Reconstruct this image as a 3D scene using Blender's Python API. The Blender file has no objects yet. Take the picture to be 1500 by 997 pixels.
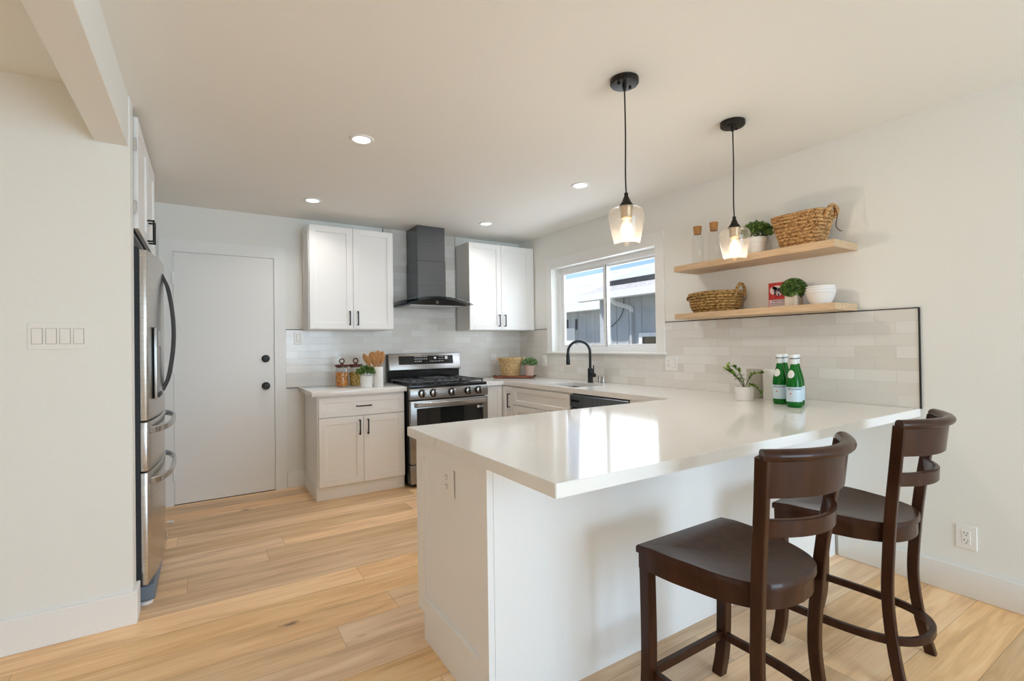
import bpy, bmesh, math, random
from mathutils import Vector, Matrix
PI = math.pi
random.seed(7)
S = bpy.context.scene
COL = S.collection

# ------------------------------------------------------------------ camera
CP = Vector((-3.1955, -4.8901, 1.2820)); YAW, PITCH, ROLL, FPX = 0.5638, 0.0082, -0.0140, 714.37
cam_d = bpy.data.cameras.new('camera'); cam = bpy.data.objects.new('camera', cam_d); COL.objects.link(cam)
fw = Vector((math.sin(YAW)*math.cos(PITCH), math.cos(YAW)*math.cos(PITCH), math.sin(PITCH)))
r0 = Vector((math.cos(YAW), -math.sin(YAW), 0)); u0 = r0.cross(fw)
rt = r0*math.cos(ROLL) + u0*math.sin(ROLL); up = u0*math.cos(ROLL) - r0*math.sin(ROLL)
M = Matrix.Identity(4)
for k in range(3):
    M[k][0], M[k][1], M[k][2], M[k][3] = rt[k], up[k], -fw[k], CP[k]
cam.matrix_world = M
cam_d.sensor_width = 36; cam_d.sensor_fit = 'HORIZONTAL'; cam_d.lens = FPX/1500*36
cam_d.shift_x = -0.9/1500; cam_d.clip_start = 0.05; cam_d.clip_end = 300
S.camera = cam

# ------------------------------------------------------------------ light and exposure
S.view_settings.view_transform = 'Standard'; S.view_settings.look = 'None'
S.view_settings.gamma = 1.0; S.view_settings.use_curve_mapping = False
S.view_settings.exposure = 0.0
try:
    S.cycles.max_bounces = 16; S.cycles.diffuse_bounces = 10; S.cycles.transparent_max_bounces = 16
    S.cycles.caustics_reflective = False; S.cycles.caustics_refractive = False
    S.cycles.sample_clamp_indirect = 6.0
except Exception: pass
W = bpy.data.worlds.new('sky'); S.world = W; W.use_nodes = True
nt = W.node_tree; nt.nodes.clear()
sky = nt.nodes.new('ShaderNodeTexSky'); sky.sky_type = 'NISHITA'; sky.sun_disc = False
sky.sun_elevation = math.radians(48); sky.sun_rotation = math.radians(-20); sky.air_density = 1.0; sky.dust_density = 0.1; sky.ozone_density = 3.0
bg = nt.nodes.new('ShaderNodeBackground'); bg.inputs[1].default_value = 0.17
wo = nt.nodes.new('ShaderNodeOutputWorld')
nt.links.new(sky.outputs[0], bg.inputs[0]); nt.links.new(bg.outputs[0], wo.inputs[0])

def lamp(name, kind, energy, color, loc, direction=None, **kw):
    d = bpy.data.lights.new(name, kind); d.energy = energy; d.color = color
    for k, v in kw.items(): setattr(d, k, v)
    o = bpy.data.objects.new(name, d); COL.objects.link(o); o.location = loc
    if direction is not None:
        o.rotation_euler = Vector(direction).to_track_quat('-Z', 'Y').to_euler()
    return o
lamp('sun', 'SUN', 6.0, (1, .95, .88), (0, 0, 12), (0.42, -0.50, -0.75), angle=0.02)
# added lamp for assumed daylight; the rear opening behind the camera is unseen, assumed
lamp('assumed_rear_daylight', 'AREA', 146, (0.575, 0.79, 1.0), (-1.35, -8.62, 1.25), (0, 1, 0.02), shape='RECTANGLE', size=2.1, size_y=2.2)
lamp('side_fill_light', 'AREA', 6, (0.87, 0.94, 1.0), (-7.62, -5.2, 1.25), (1, 0, 0.02), shape='RECTANGLE', size=3.0, size_y=2.1)  # added fill lamp at an added, unseen side opening
lamp('kitchen_window_daylight', 'AREA', 19, (0.86, 0.93, 1.0), (0.30, -1.38, 1.70), (-1, 0, -0.05), shape='RECTANGLE', size=1.3, size_y=0.8)

# ------------------------------------------------------------------ materials
def mat(name, color, rough=0.5, metal=0.0, spec=0.5, coat=0.0, trans=0.0, ior=1.45, emit=None, estr=0.0):
    m = bpy.data.materials.new(name); m.use_nodes = True
    b = m.node_tree.nodes['Principled BSDF']
    b.inputs['Base Color'].default_value = (*color, 1); b.inputs['Roughness'].default_value = rough
    b.inputs['Metallic'].default_value = metal; b.inputs['Specular IOR Level'].default_value = spec
    b.inputs['Coat Weight'].default_value = coat; b.inputs['Transmission Weight'].default_value = trans
    b.inputs['IOR'].default_value = ior
    if emit: b.inputs['Emission Color'].default_value = (*emit, 1); b.inputs['Emission Strength'].default_value = estr
    return m
def N(m, t): return m.node_tree.nodes.new(t)
def L(m, a, b): m.node_tree.links.new(a, b)
def bsdf(m): return m.node_tree.nodes['Principled BSDF']
def noise_color(m, c1, c2, scale, detail=4, stretch=(1, 1, 1), bump=0.0, lo=.35, hi=.65, dist=0.003):
    tc = N(m, 'ShaderNodeTexCoord'); mp = N(m, 'ShaderNodeMapping'); mp.inputs['Scale'].default_value = stretch
    nz = N(m, 'ShaderNodeTexNoise'); nz.inputs['Scale'].default_value = scale; nz.inputs['Detail'].default_value = detail
    rp = N(m, 'ShaderNodeValToRGB'); rp.color_ramp.elements[0].color = (*c1, 1); rp.color_ramp.elements[1].color = (*c2, 1)
    rp.color_ramp.elements[0].position = lo; rp.color_ramp.elements[1].position = hi
    L(m, tc.outputs['Object'], mp.inputs[0]); L(m, mp.outputs[0], nz.inputs['Vector']); L(m, nz.outputs[0], rp.inputs[0])
    L(m, rp.outputs[0], bsdf(m).inputs['Base Color'])
    if bump:
        bp = N(m, 'ShaderNodeBump'); bp.inputs['Strength'].default_value = bump; bp.inputs['Distance'].default_value = dist
        L(m, nz.outputs[0], bp.inputs['Height']); L(m, bp.outputs[0], bsdf(m).inputs['Normal'])
    return m
def paint(name, c, rough):
    m = mat(name, c, rough); d = 0.985
    return noise_color(m, tuple(x*d for x in c), c, 90, 3, bump=0.012, dist=0.001)
m_wall = paint('wall_paint', (0.842, 0.846, 0.818), 0.6)
m_ceil = paint('ceiling_paint', (0.862, 0.852, 0.815), 0.7)
m_trim = paint('trim_paint', (0.87, 0.876, 0.868), 0.4)
m_door = paint('door_paint', (0.875, 0.874, 0.864), 0.4)
m_cab = paint('cabinet_paint', (0.878, 0.876, 0.866), 0.35)
m_black = mat('black_metal', (0.012, 0.011, 0.011), 0.38, 0.3)
m_bronze = mat('dark_bronze', (0.022, 0.018, 0.014), 0.4, 0.5)
m_gap = mat('rubber_and_gap_shade', (0.03, 0.032, 0.038), 0.6)  # dark rubber parts, and the shade colour of gap fillers
m_plate = mat('white_plastic', (0.86, 0.85, 0.83), 0.3)
m_slot = mat('outlet_slot', (0.06, 0.06, 0.06), 0.5)
m_steel = noise_color(mat('stainless_steel', (.6, .6, .6), 0.26, 1.0), (.56, .55, .54), (.66, .65, .63), 6, 3, (1, 1, 40))
m_steel2 = noise_color(mat('brushed_steel', (.5, .5, .5), 0.32, 1.0), (.42, .41, .40), (.50, .49, .47), 6, 3, (1, 40, 1))
m_blksteel = noise_color(mat('black_stainless', (.2, .2, .2), 0.3, 1.0), (.27, .255, .24), (.34, .32, .30), 5, 3, (1, 1, 40))
m_hood = noise_color(mat('hood_metal', (.1, .1, .1), 0.27, 1.0), (.145, .15, .16), (.165, .17, .18), 5, 3, (1, 1, 30))
m_enamel = mat('black_enamel', (0.010, 0.010, 0.011), 0.12)
m_iron = mat('cast_iron', (0.075, 0.078, 0.085), 0.34)
m_darkglass = mat('oven_glass', (0.010, 0.011, 0.011), 0.04, 0, 0.6)
m_chrome = mat('chrome', (.75, .75, .75), 0.15, 1)
m_grey = mat('blue_grey_plastic', (.16, .20, .25), 0.5)
m_ceramic = mat('white_ceramic', (.82, .81, .79), 0.25)
m_matte = mat('white_matte_ceramic', (.80, .775, .73), 0.6)
m_greypot = noise_color(mat('speckled_stone', (.5, .5, .45), 0.8), (.40, .38, .33), (.55, .52, .46), 220, 2)
m_pinkpot = noise_color(mat('pink_clay', (.6, .42, .37), 0.8), (.56, .40, .34), (.66, .48, .42), 60, 3)
m_cement = noise_color(mat('pale_cement', (.6, .53, .46), 0.8), (.52, .46, .40), (.70, .63, .56), 40, 3, (1, 1, .1), bump=.4)
m_cork = noise_color(mat('cork', (.42, .22, .1), 0.8), (.34, .15, .045), (.50, .25, .09), 120, 3)
m_spoon = noise_color(mat('utensil_wood', (.5, .26, .1), 0.5), (.42, .20, .07), (.60, .33, .14), 8, 4, (8, 8, 1))
m_board = noise_color(mat('acacia_board', (.22, .06, .03), 0.45), (.15, .042, .02), (.30, .10, .045), 8, 4, (1, 12, 1))
m_lid = noise_color(mat('dark_lid_wood', (.1, .03, .02), 0.4), (.075, .022, .014), (.14, .045, .028), 20, 4)
m_oak = noise_color(mat('shelf_oak', (.6, .42, .26), 0.5), (.52, .36, .215), (.64, .46, .295), 6, 5, (14, 1.0, 14))
m_stool = noise_color(mat('espresso_wood', (.03, .015, .01), 0.30, 0, 0.15, 0.22), (.026, .009, .0045), (.070, .025, .011), 5, 5, (6, 6, 1), lo=.2, hi=.85)
m_red = noise_color(mat('red_tin', (.5, .03, .03), 0.4), (.46, .02, .025), (.56, .05, .045), 60, 2)
m_redpic = mat('picture_dark', (.035, .025, .05), 0.5)
m_pink = mat('picture_pale', (.75, .62, .66), 0.5)
m_ink = mat('dark_ink', (.03, .03, .09), 0.6)
m_pasta = noise_color(mat('pasta_orange', (.7, .3, .05), 0.5), (.45, .12, .015), (.85, .42, .08), 60, 2)
m_pasta2 = noise_color(mat('pasta_yellow', (.6, .4, .06), 0.5), (.30, .16, .02), (.72, .50, .10), 60, 2)
m_soil = mat('soil', (.03, .02, .012), 0.9)
def leafm(name, a, b):
    m = noise_color(mat(name, a, 0.5), a, b, 45, 2); return m
m_leafd = leafm('leaf_dark', (.024, .066, .012), (.17, .28, .06))
m_leafm = leafm('leaf_mid', (.03, .085, .018), (.22, .36, .09))
m_leafl = leafm('leaf_lime', (.07, .16, .015), (.33, .48, .06))
m_leafs = leafm('leaf_sage', (.09, .19, .06), (.36, .50, .24))
m_stem = mat('stem_green', (.10, .12, .03), 0.6)
m_label = mat('label_pale_blue', (.55, .68, .76), 0.45)
m_labelw = mat('label_white', (.75, .76, .74), 0.4)
m_star = mat('label_red', (.6, .03, .04), 0.5)
m_led = mat('led_diffuser', (1, 1, 1), 0.5, emit=(1, .97, .92), estr=6)
m_screen = mat('display_glyphs', (.5, .5, .5), 0.4, emit=(.8, .85, .9), estr=.25)

def woven(name, c1, c2, sc=55):
    m = mat(name, c1, 0.75)
    noise_color(m, c1, c2, sc, 3, (1, 1, 1.8), bump=.5, lo=.38, hi=.60, dist=.004)
    return m
m_wick = woven('water_hyacinth', (.26, .125, .038), (.62, .38, .165))
m_wick2 = woven('seagrass', (.16, .085, .022), (.50, .31, .11))
m_wick3 = woven('pale_seagrass', (.42, .27, .11), (.72, .53, .29), 70)

def thin_glass(name, tint=(1, 1, 1), refl=0.6, haze=0.0, hazecol=(1, 1, 1), base=.04):
    m = bpy.data.materials.new(name); m.use_nodes = True; t = m.node_tree; t.nodes.clear()
    out = t.nodes.new('ShaderNodeOutputMaterial'); tr = t.nodes.new('ShaderNodeBsdfTransparent'); tr.inputs[0].default_value = (*tint, 1)
    gl = t.nodes.new('ShaderNodeBsdfGlossy'); gl.inputs['Roughness'].default_value = 0.04
    lw = t.nodes.new('ShaderNodeLayerWeight'); lw.inputs[0].default_value = .5
    pw = t.nodes.new('ShaderNodeMath'); pw.operation = 'POWER'; pw.inputs[1].default_value = 4
    ma = t.nodes.new('ShaderNodeMath'); ma.operation = 'MULTIPLY_ADD'; ma.inputs[1].default_value = refl; ma.inputs[2].default_value = base
    mx = t.nodes.new('ShaderNodeMixShader')
    t.links.new(lw.outputs['Facing'], pw.inputs[0]); t.links.new(pw.outputs[0], ma.inputs[0])
    t.links.new(ma.outputs[0], mx.inputs[0]); t.links.new(tr.outputs[0], mx.inputs[1]); t.links.new(gl.outputs[0], mx.inputs[2])
    last = mx
    if haze:
        tl = t.nodes.new('ShaderNodeBsdfTranslucent'); tl.inputs[0].default_value = (*hazecol, 1)
        m2 = t.nodes.new('ShaderNodeMixShader'); m2.inputs[0].default_value = haze
        t.links.new(last.outputs[0], m2.inputs[1]); t.links.new(tl.outputs[0], m2.inputs[2]); last = m2
    t.links.new(last.outputs[0], out.inputs[0]); return m
m_glass = thin_glass('clear_glass', (.975, .98, .98), 0.55)
m_pane = thin_glass('window_glass', (.97, .98, .99), 0.5, base=.03)
m_shade = thin_glass('seeded_glass', (.965, .95, .93), 0.6, 0.05, (1, .94, .87))
m_visor = thin_glass('visor_glass', (.50, .52, .52), 0.6, base=.06)
m_bottle = mat('green_glass', (.004, .115, .010), 0.06, 0, .3)
m_filament = mat('filament', (1, .7, .4), 0.5, emit=(1, .70, .42), estr=26)
m_bulbglass = thin_glass('bulb_glass', (1, .95, .88), 0.5, 0.14, (1, .88, .70))

# quartz
m_quartz = mat('white_quartz', (.84, .83, .81), 0.10, 0, 0.5)
def _q():
    m = m_quartz
    tc = N(m, 'ShaderNodeTexCoord'); n1 = N(m, 'ShaderNodeTexNoise'); n1.inputs['Scale'].default_value = 2.2; n1.inputs['Detail'].default_value = 7; n1.inputs['Distortion'].default_value = 1.3
    a = N(m, 'ShaderNodeMath'); a.operation = 'SUBTRACT'; a.inputs[1].default_value = 0.5
    b = N(m, 'ShaderNodeMath'); b.operation = 'ABSOLUTE'
    r = N(m, 'ShaderNodeValToRGB'); r.color_ramp.elements[0].color = (.70, .685, .655, 1); r.color_ramp.elements[0].position = 0.0
    r.color_ramp.elements[1].color = (.845, .835, .815, 1); r.color_ramp.elements[1].position = 0.008
    n2 = N(m, 'ShaderNodeTexNoise'); n2.inputs['Scale'].default_value = 1.4; n2.inputs['Detail'].default_value = 3
    r2 = N(m, 'ShaderNodeValToRGB'); r2.color_ramp.elements[0].position = .50; r2.color_ramp.elements[1].position = .66
    mx = N(m, 'ShaderNodeMixRGB'); mx.inputs[1].default_value = (.845, .835, .815, 1)
    L(m, tc.outputs['Object'], n1.inputs['Vector']); L(m, tc.outputs['Object'], n2.inputs['Vector'])
    L(m, n1.outputs[0], a.inputs[0]); L(m, a.outputs[0], b.inputs[0]); L(m, b.outputs[0], r.inputs[0])
    L(m, n2.outputs[0], r2.inputs[0]); L(m, r2.outputs[0], mx.inputs[0]); L(m, r.outputs[0], mx.inputs[2])
    L(m, mx.outputs[0], bsdf(m).inputs['Base Color'])
_q()

def tile_mat(name, ax, x0, z0):
    m = mat(name, (.7, .68, .65), 0.16, 0, 0.5)
    tc = N(m, 'ShaderNodeTexCoord'); sp = N(m, 'ShaderNodeSeparateXYZ'); cb = N(m, 'ShaderNodeCombineXYZ')
    ad = N(m, 'ShaderNodeMath'); ad.operation = 'ADD'; ad.inputs[1].default_value = -x0
    az = N(m, 'ShaderNodeMath'); az.operation = 'ADD'; az.inputs[1].default_value = -z0
    L(m, tc.outputs['Object'], sp.inputs[0]); L(m, sp.outputs[ax], ad.inputs[0]); L(m, sp.outputs['Z'], az.inputs[0])
    L(m, ad.outputs[0], cb.inputs[0]); L(m, az.outputs[0], cb.inputs[1])
    br = N(m, 'ShaderNodeTexBrick'); br.inputs['Scale'].default_value = 1; br.inputs['Brick Width'].default_value = 0.2
    br.inputs['Row Height'].default_value = 0.0663; br.inputs['Mortar Size'].default_value = 0.0013; br.inputs['Mortar Smooth'].default_value = .2
    br.inputs['Color1'].default_value = (.70, .67, .625, 1); br.inputs['Color2'].default_value = (.80, .79, .765, 1)
    br.inputs['Mortar'].default_value = (.66, .63, .59, 1); br.offset = 0.5
    L(m, cb.outputs[0], br.inputs['Vector']); L(m, br.outputs['Color'], bsdf(m).inputs['Base Color'])
    nz = N(m, 'ShaderNodeTexNoise'); nz.inputs['Scale'].default_value = 9; nz.inputs['Detail'].default_value = 2
    L(m, tc.outputs['Object'], nz.inputs['Vector'])
    su = N(m, 'ShaderNodeMath'); su.operation = 'SUBTRACT'; L(m, nz.outputs[0], su.inputs[0]); L(m, br.outputs['Fac'], su.inputs[1])
    bp = N(m, 'ShaderNodeBump'); bp.inputs['Strength'].default_value = .35; bp.inputs['Distance'].default_value = .004
    L(m, su.outputs[0], bp.inputs['Height']); L(m, bp.outputs[0], bsdf(m).inputs['Normal'])
    return m
m_tile_b = tile_mat('zellige_back', 'X', -2.564, 0.914)
m_tile_r = tile_mat('zellige_side', 'Y', -3.86, 0.914)

def floor_mat():
    m = mat('oak_planks', (.6, .4, .22), 0.42, 0, 0.35); t = m
    def math_(op, a=None, b=None, c=None):
        n = N(t, 'ShaderNodeMath'); n.operation = op
        for i, v in enumerate((a, b, c)):
            if v is None: continue
            if isinstance(v, (int, float)): n.inputs[i].default_value = v
            else: L(t, v, n.inputs[i])
        return n.outputs[0]
    tc = N(t, 'ShaderNodeTexCoord'); sp = N(t, 'ShaderNodeSeparateXYZ'); L(t, tc.outputs['Object'], sp.inputs[0])
    PW, PL = 0.19, 1.75
    v = math_('DIVIDE', math_('ADD', sp.outputs['Y'], 20.03), PW); row = math_('FLOOR', v); fv = math_('FRACT', v)
    wr = N(t, 'ShaderNodeTexWhiteNoise'); wr.noise_dimensions = '1D'; L(t, row, wr.inputs['W'])
    u = math_('ADD', math_('DIVIDE', math_('ADD', sp.outputs['X'], 20), PL), math_('MULTIPLY', wr.outputs['Value'], 7.3))
    cell = math_('FLOOR', u); fu = math_('FRACT', u)
    pid = math_('ADD', math_('MULTIPLY', row, 13.17), math_('MULTIPLY', cell, 3.71))
    wp = N(t, 'ShaderNodeTexWhiteNoise'); wp.noise_dimensions = '1D'; L(t, pid, wp.inputs['W'])
    # grain coordinates, shifted per plank
    cb = N(t, 'ShaderNodeCombineXYZ')
    L(t, math_('ADD', sp.outputs['X'], math_('MULTIPLY', wp.outputs['Value'], 37)), cb.inputs[0])
    L(t, math_('MULTIPLY', sp.outputs['Y'], 9.0), cb.inputs[1]); L(t, math_('MULTIPLY', pid, 1.7), cb.inputs[2])
    g1 = N(t, 'ShaderNodeTexNoise'); g1.inputs['Scale'].default_value = 1.6; g1.inputs['Detail'].default_value = 6; g1.inputs['Distortion'].default_value = .9
    L(t, cb.outputs[0], g1.inputs['Vector'])
    cb2 = N(t, 'ShaderNodeCombineXYZ'); L(t, math_('MULTIPLY', sp.outputs['X'], 2.0), cb2.inputs[0]); L(t, math_('MULTIPLY', sp.outputs['Y'], 60.0), cb2.inputs[1]); L(t, pid, cb2.inputs[2])
    g2 = N(t, 'ShaderNodeTexNoise'); g2.inputs['Scale'].default_value = 2.0; g2.inputs['Detail'].default_value = 4; L(t, cb2.outputs[0], g2.inputs['Vector'])
    r1 = N(t, 'ShaderNodeValToRGB'); e = r1.color_ramp.elements
    e[0].position = .28; e[0].color = (.62, .375, .185, 1); e[1].position = .72; e[1].color = (.89, .63, .37, 1)
    k = e.new(.5); k.color = (.79, .515, .27, 1)
    L(t, g1.outputs[0], r1.inputs[0])
    # per plank tone
    hs = N(t, 'ShaderNodeHueSaturation'); L(t, r1.outputs[0], hs.inputs['Color'])
    L(t, math_('ADD', math_('MULTIPLY', wp.outputs['Value'], .40), .84), hs.inputs['Value'])
    wp2 = N(t, 'ShaderNodeTexWhiteNoise'); wp2.noise_dimensions = '1D'; L(t, math_('ADD', pid, 5.5), wp2.inputs['W'])
    L(t, math_('ADD', math_('MULTIPLY', wp2.outputs['Value'], .25), .80), hs.inputs['Saturation'])
    mg = N(t, 'ShaderNodeMixRGB'); mg.blend_type = 'MULTIPLY'; mg.inputs[0].default_value = .30
    r2 = N(t, 'ShaderNodeValToRGB'); r2.color_ramp.elements[0].position = .3; r2.color_ramp.elements[0].color = (.72, .66, .60, 1); r2.color_ramp.elements[1].position = .6
    L(t, g2.outputs[0], r2.inputs[0]); L(t, hs.outputs[0], mg.inputs[1]); L(t, r2.outputs[0], mg.inputs[2])
    # knots: sparse voronoi spots
    cbk = N(t, 'ShaderNodeCombineXYZ'); L(t, math_('MULTIPLY', sp.outputs['X'], 1.35), cbk.inputs[0]); L(t, math_('MULTIPLY', sp.outputs['Y'], 3.6), cbk.inputs[1])
    nzk = N(t, 'ShaderNodeTexNoise'); nzk.inputs['Scale'].default_value = 9; L(t, tc.outputs['Object'], nzk.inputs['Vector'])
    vadd = N(t, 'ShaderNodeMixRGB'); vadd.blend_type = 'ADD'; vadd.inputs[0].default_value = .12; L(t, cbk.outputs[0], vadd.inputs[1]); L(t, nzk.outputs['Color'], vadd.inputs[2])
    vo = N(t, 'ShaderNodeTexVoronoi'); vo.inputs['Scale'].default_value = 1.15; L(t, vadd.outputs[0], vo.inputs['Vector'])
    sc = N(t, 'ShaderNodeSeparateColor'); L(t, vo.outputs['Color'], sc.inputs[0])
    on = math_('GREATER_THAN', sc.outputs[0], .45)
    rk = N(t, 'ShaderNodeValToRGB'); rk.color_ramp.elements[0].position = .018; rk.color_ramp.elements[0].color = (1, 1, 1, 1); rk.color_ramp.elements[1].position = .085; rk.color_ramp.elements[1].color = (0, 0, 0, 1)
    L(t, vo.outputs['Distance'], rk.inputs[0])
    mk = N(t, 'ShaderNodeMixRGB'); L(t, math_('MULTIPLY', math_('MULTIPLY', rk.outputs[0], on), .85), mk.inputs[0]); L(t, mg.outputs[0], mk.inputs[1]); mk.inputs[2].default_value = (.10, .06, .035, 1)
    # seams
    dv = math_('MULTIPLY', math_('MINIMUM', fv, math_('SUBTRACT', 1.0, fv)), PW)
    du = math_('MULTIPLY', math_('MINIMUM', fu, math_('SUBTRACT', 1.0, fu)), PL)
    seam = math_('LESS_THAN', math_('MINIMUM', dv, du), .0011)
    ms = N(t, 'ShaderNodeMixRGB'); L(t, math_('MULTIPLY', seam, .55), ms.inputs[0]); L(t, mk.outputs[0], ms.inputs[1]); ms.inputs[2].default_value = (.16, .09, .04, 1)
    L(t, ms.outputs[0], bsdf(t).inputs['Base Color'])
    return m
m_floor = floor_mat()

# ------------------------------------------------------------------ mesh helpers
def box(bm, a, b, bev=0.0, seg=1):
    x0, x1 = sorted((a[0], b[0])); y0, y1 = sorted((a[1], b[1])); z0, z1 = sorted((a[2], b[2]))
    t = bmesh.new(); bmesh.ops.create_cube(t, size=1)
    for v in t.verts:
        v.co = Vector(((v.co.x+.5)*(x1-x0)+x0, (v.co.y+.5)*(y1-y0)+y0, (v.co.z+.5)*(z1-z0)+z0))
    if bev: bmesh.ops.bevel(t, geom=t.edges[:], offset=bev, segments=seg, affect='EDGES', profile=.5)
    merge(bm, t); return bm
def merge(bm, t, mtx=None):
    if mtx is not None: bmesh.ops.transform(t, matrix=mtx, verts=t.verts[:])
    me = bpy.data.meshes.new('tmp'); t.to_mesh(me); t.free(); bm.from_mesh(me); bpy.data.meshes.remove(me)
def prism(bm, pts, z0, z1, bev=0.0, seg=2, mtx=None):
    t = bmesh.new(); vs = [t.verts.new((x, y, z0)) for x, y in pts]; f = t.faces.new(vs)
    r = bmesh.ops.extrude_face_region(t, geom=[f])
    for v in r['geom']:
        if isinstance(v, bmesh.types.BMVert): v.co.z = z1
    bmesh.ops.recalc_face_normals(t, faces=t.faces[:])
    if bev: bmesh.ops.bevel(t, geom=t.edges[:], offset=bev, segments=seg, affect='EDGES', profile=.5)
    merge(bm, t, mtx); return bm
def lathe(bm, prof, c=(0, 0, 0), seg=32, mtx=None):
    t = bmesh.new(); rings = []
    for r, z in prof:
        if r < 1e-6: rings.append([t.verts.new((0, 0, z))])
        else: rings.append([t.verts.new((r*math.cos(2*PI*i/seg), r*math.sin(2*PI*i/seg), z)) for i in range(seg)])
    for A, B in zip(rings, rings[1:]):
        for i in range(seg):
            j = (i+1) % seg
            if len(A) == 1 and len(B) == 1: continue
            if len(A) == 1: t.faces.new((A[0], B[j], B[i]))
            elif len(B) == 1: t.faces.new((A[i], A[j], B[0]))
            else: t.faces.new((A[i], A[j], B[j], B[i]))
    bmesh.ops.recalc_face_normals(t, faces=t.faces[:])
    m = Matrix.Translation(Vector(c)) @ (mtx if mtx is not None else Matrix.Identity(4))
    merge(bm, t, m); return bm
def frames(pts, closed):
    n = len(pts); T = []
    for i in range(n):
        a = pts[i-1] if (closed or i > 0) else pts[i]; b = pts[(i+1) % n] if (closed or i < n-1) else pts[i]
        T.append((b-a).normalized())
    return T
def sweep(bm, pts, section, closed=False, upv=None, scale=None):
    """sweep a 2D section (list of (a,b)) along pts; a along side, b along up"""
    pts = [Vector(p) for p in pts]; T = frames(pts, closed); t = bmesh.new(); rings = []
    u = Vector(upv) if upv else (Vector((0, 0, 1)) if abs(T[0].z) < .9 else Vector((0, 1, 0)))
    for i, p in enumerate(pts):
        s = T[i].cross(u).normalized(); w = s.cross(T[i]).normalized()
        if not upv: u = w
        k = scale[i] if scale else 1
        rings.append([t.verts.new(p + s*a*k + w*b*k) for a, b in section])
    n = len(section); R = rings + ([rings[0]] if closed else [])
    for A, B in zip(R, R[1:]):
        for i in range(n): t.faces.new((A[i], A[(i+1) % n], B[(i+1) % n], B[i]))
    if not closed: t.faces.new(rings[0]); t.faces.new(list(reversed(rings[-1])))
    bmesh.ops.recalc_face_normals(t, faces=t.faces[:]); merge(bm, t); return bm
def circ(r, n=10): return [(r*math.cos(2*PI*i/n), r*math.sin(2*PI*i/n)) for i in range(n)]
def rect(w, h, c=.0):
    a, b = w/2, h/2
    if not c: return [(-a, -b), (a, -b), (a, b), (-a, b)]
    return [(-a+c, -b), (a-c, -b), (a, -b+c), (a, b-c), (a-c, b), (-a+c, b), (-a, b-c), (-a, -b+c)]
def tube(bm, pts, r, n=10, closed=False, scale=None): return sweep(bm, pts, circ(r, n), closed, None, scale)
def cyl(bm, p0, p1, r, n=24): return sweep(bm, [p0, p1], circ(r, n))
def spline(ctrl, n=8):
    P = [Vector(c) for c in ctrl]; P = [P[0]*2-P[1]] + P + [P[-1]*2-P[-2]]; out = []
    for i in range(1, len(P)-2):
        for k in range(n):
            t = k/n; a, b, c, d = P[i-1], P[i], P[i+1], P[i+2]
            out.append(.5*((2*b)+(-a+c)*t+(2*a-5*b+4*c-d)*t*t+(-a+3*b-3*c+d)*t**3))
    out.append(P[-2]); return out
def B(): return bmesh.new()
def _root(o):
    v = Vector((0, 0, 0))
    while o is not None: v += o.location; o = o.parent
    return v
def obj(name, bm, material, parent=None, smooth=35, kind=None):
    me = bpy.data.meshes.new(name)
    if parent is not None:
        off = _root(parent); bmesh.ops.translate(bm, verts=bm.verts[:], vec=-off)
    bm.to_mesh(me); bm.free(); me.materials.append(material)
    if smooth:
        for p in me.polygons: p.use_smooth = True
        me.set_sharp_from_angle(angle=math.radians(smooth))
    o = bpy.data.objects.new(name, me); COL.objects.link(o)
    if parent is not None: o.parent = parent
    if kind: o['kind'] = kind
    return o
def tag(o, label, cat, group=None):
    o['label'] = label; o['category'] = cat
    if group: o['group'] = group
    return o
def thing(name, label, cat, loc, group=None):
    o = bpy.data.objects.new(name, None); COL.objects.link(o); o.location = loc; o.empty_display_size = .05
    return tag(o, label, cat, group)
def struct(name, bm, m, label=None, smooth=35):
    o = obj(name, bm, m, None, smooth, 'structure')
    if label: o['label'] = label
    return o
def kids(o): return [c for c in list(bpy.data.objects) if c.parent == o]
def copy_tree(o, parent=None):
    c = o.copy(); COL.objects.link(c)
    if parent is not None: c.parent = parent
    for k in kids(o): copy_tree(k, c)
    return c
def plain_bx(a, b, bev=0.0, seg=1): return box(B(), a, b, bev, seg)
def text_mesh(s, size, depth=0.0004):
    cu = bpy.data.curves.new('t', 'FONT'); cu.body = s; cu.size = size; cu.extrude = depth; cu.align_x = 'CENTER'; cu.align_y = 'CENTER'
    o = bpy.data.objects.new('t', cu); COL.objects.link(o)
    me = bpy.data.meshes.new_from_object(o.evaluated_get(bpy.context.evaluated_depsgraph_get()))
    t = bmesh.new(); t.from_mesh(me); bpy.data.objects.remove(o); bpy.data.meshes.remove(me); bpy.data.curves.remove(cu)
    return t
def basis(o, u, w, n):
    m = Matrix.Identity(4)
    for k in range(3): m[k][0], m[k][1], m[k][2], m[k][3] = u[k], w[k], n[k], o[k]
    return m
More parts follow.
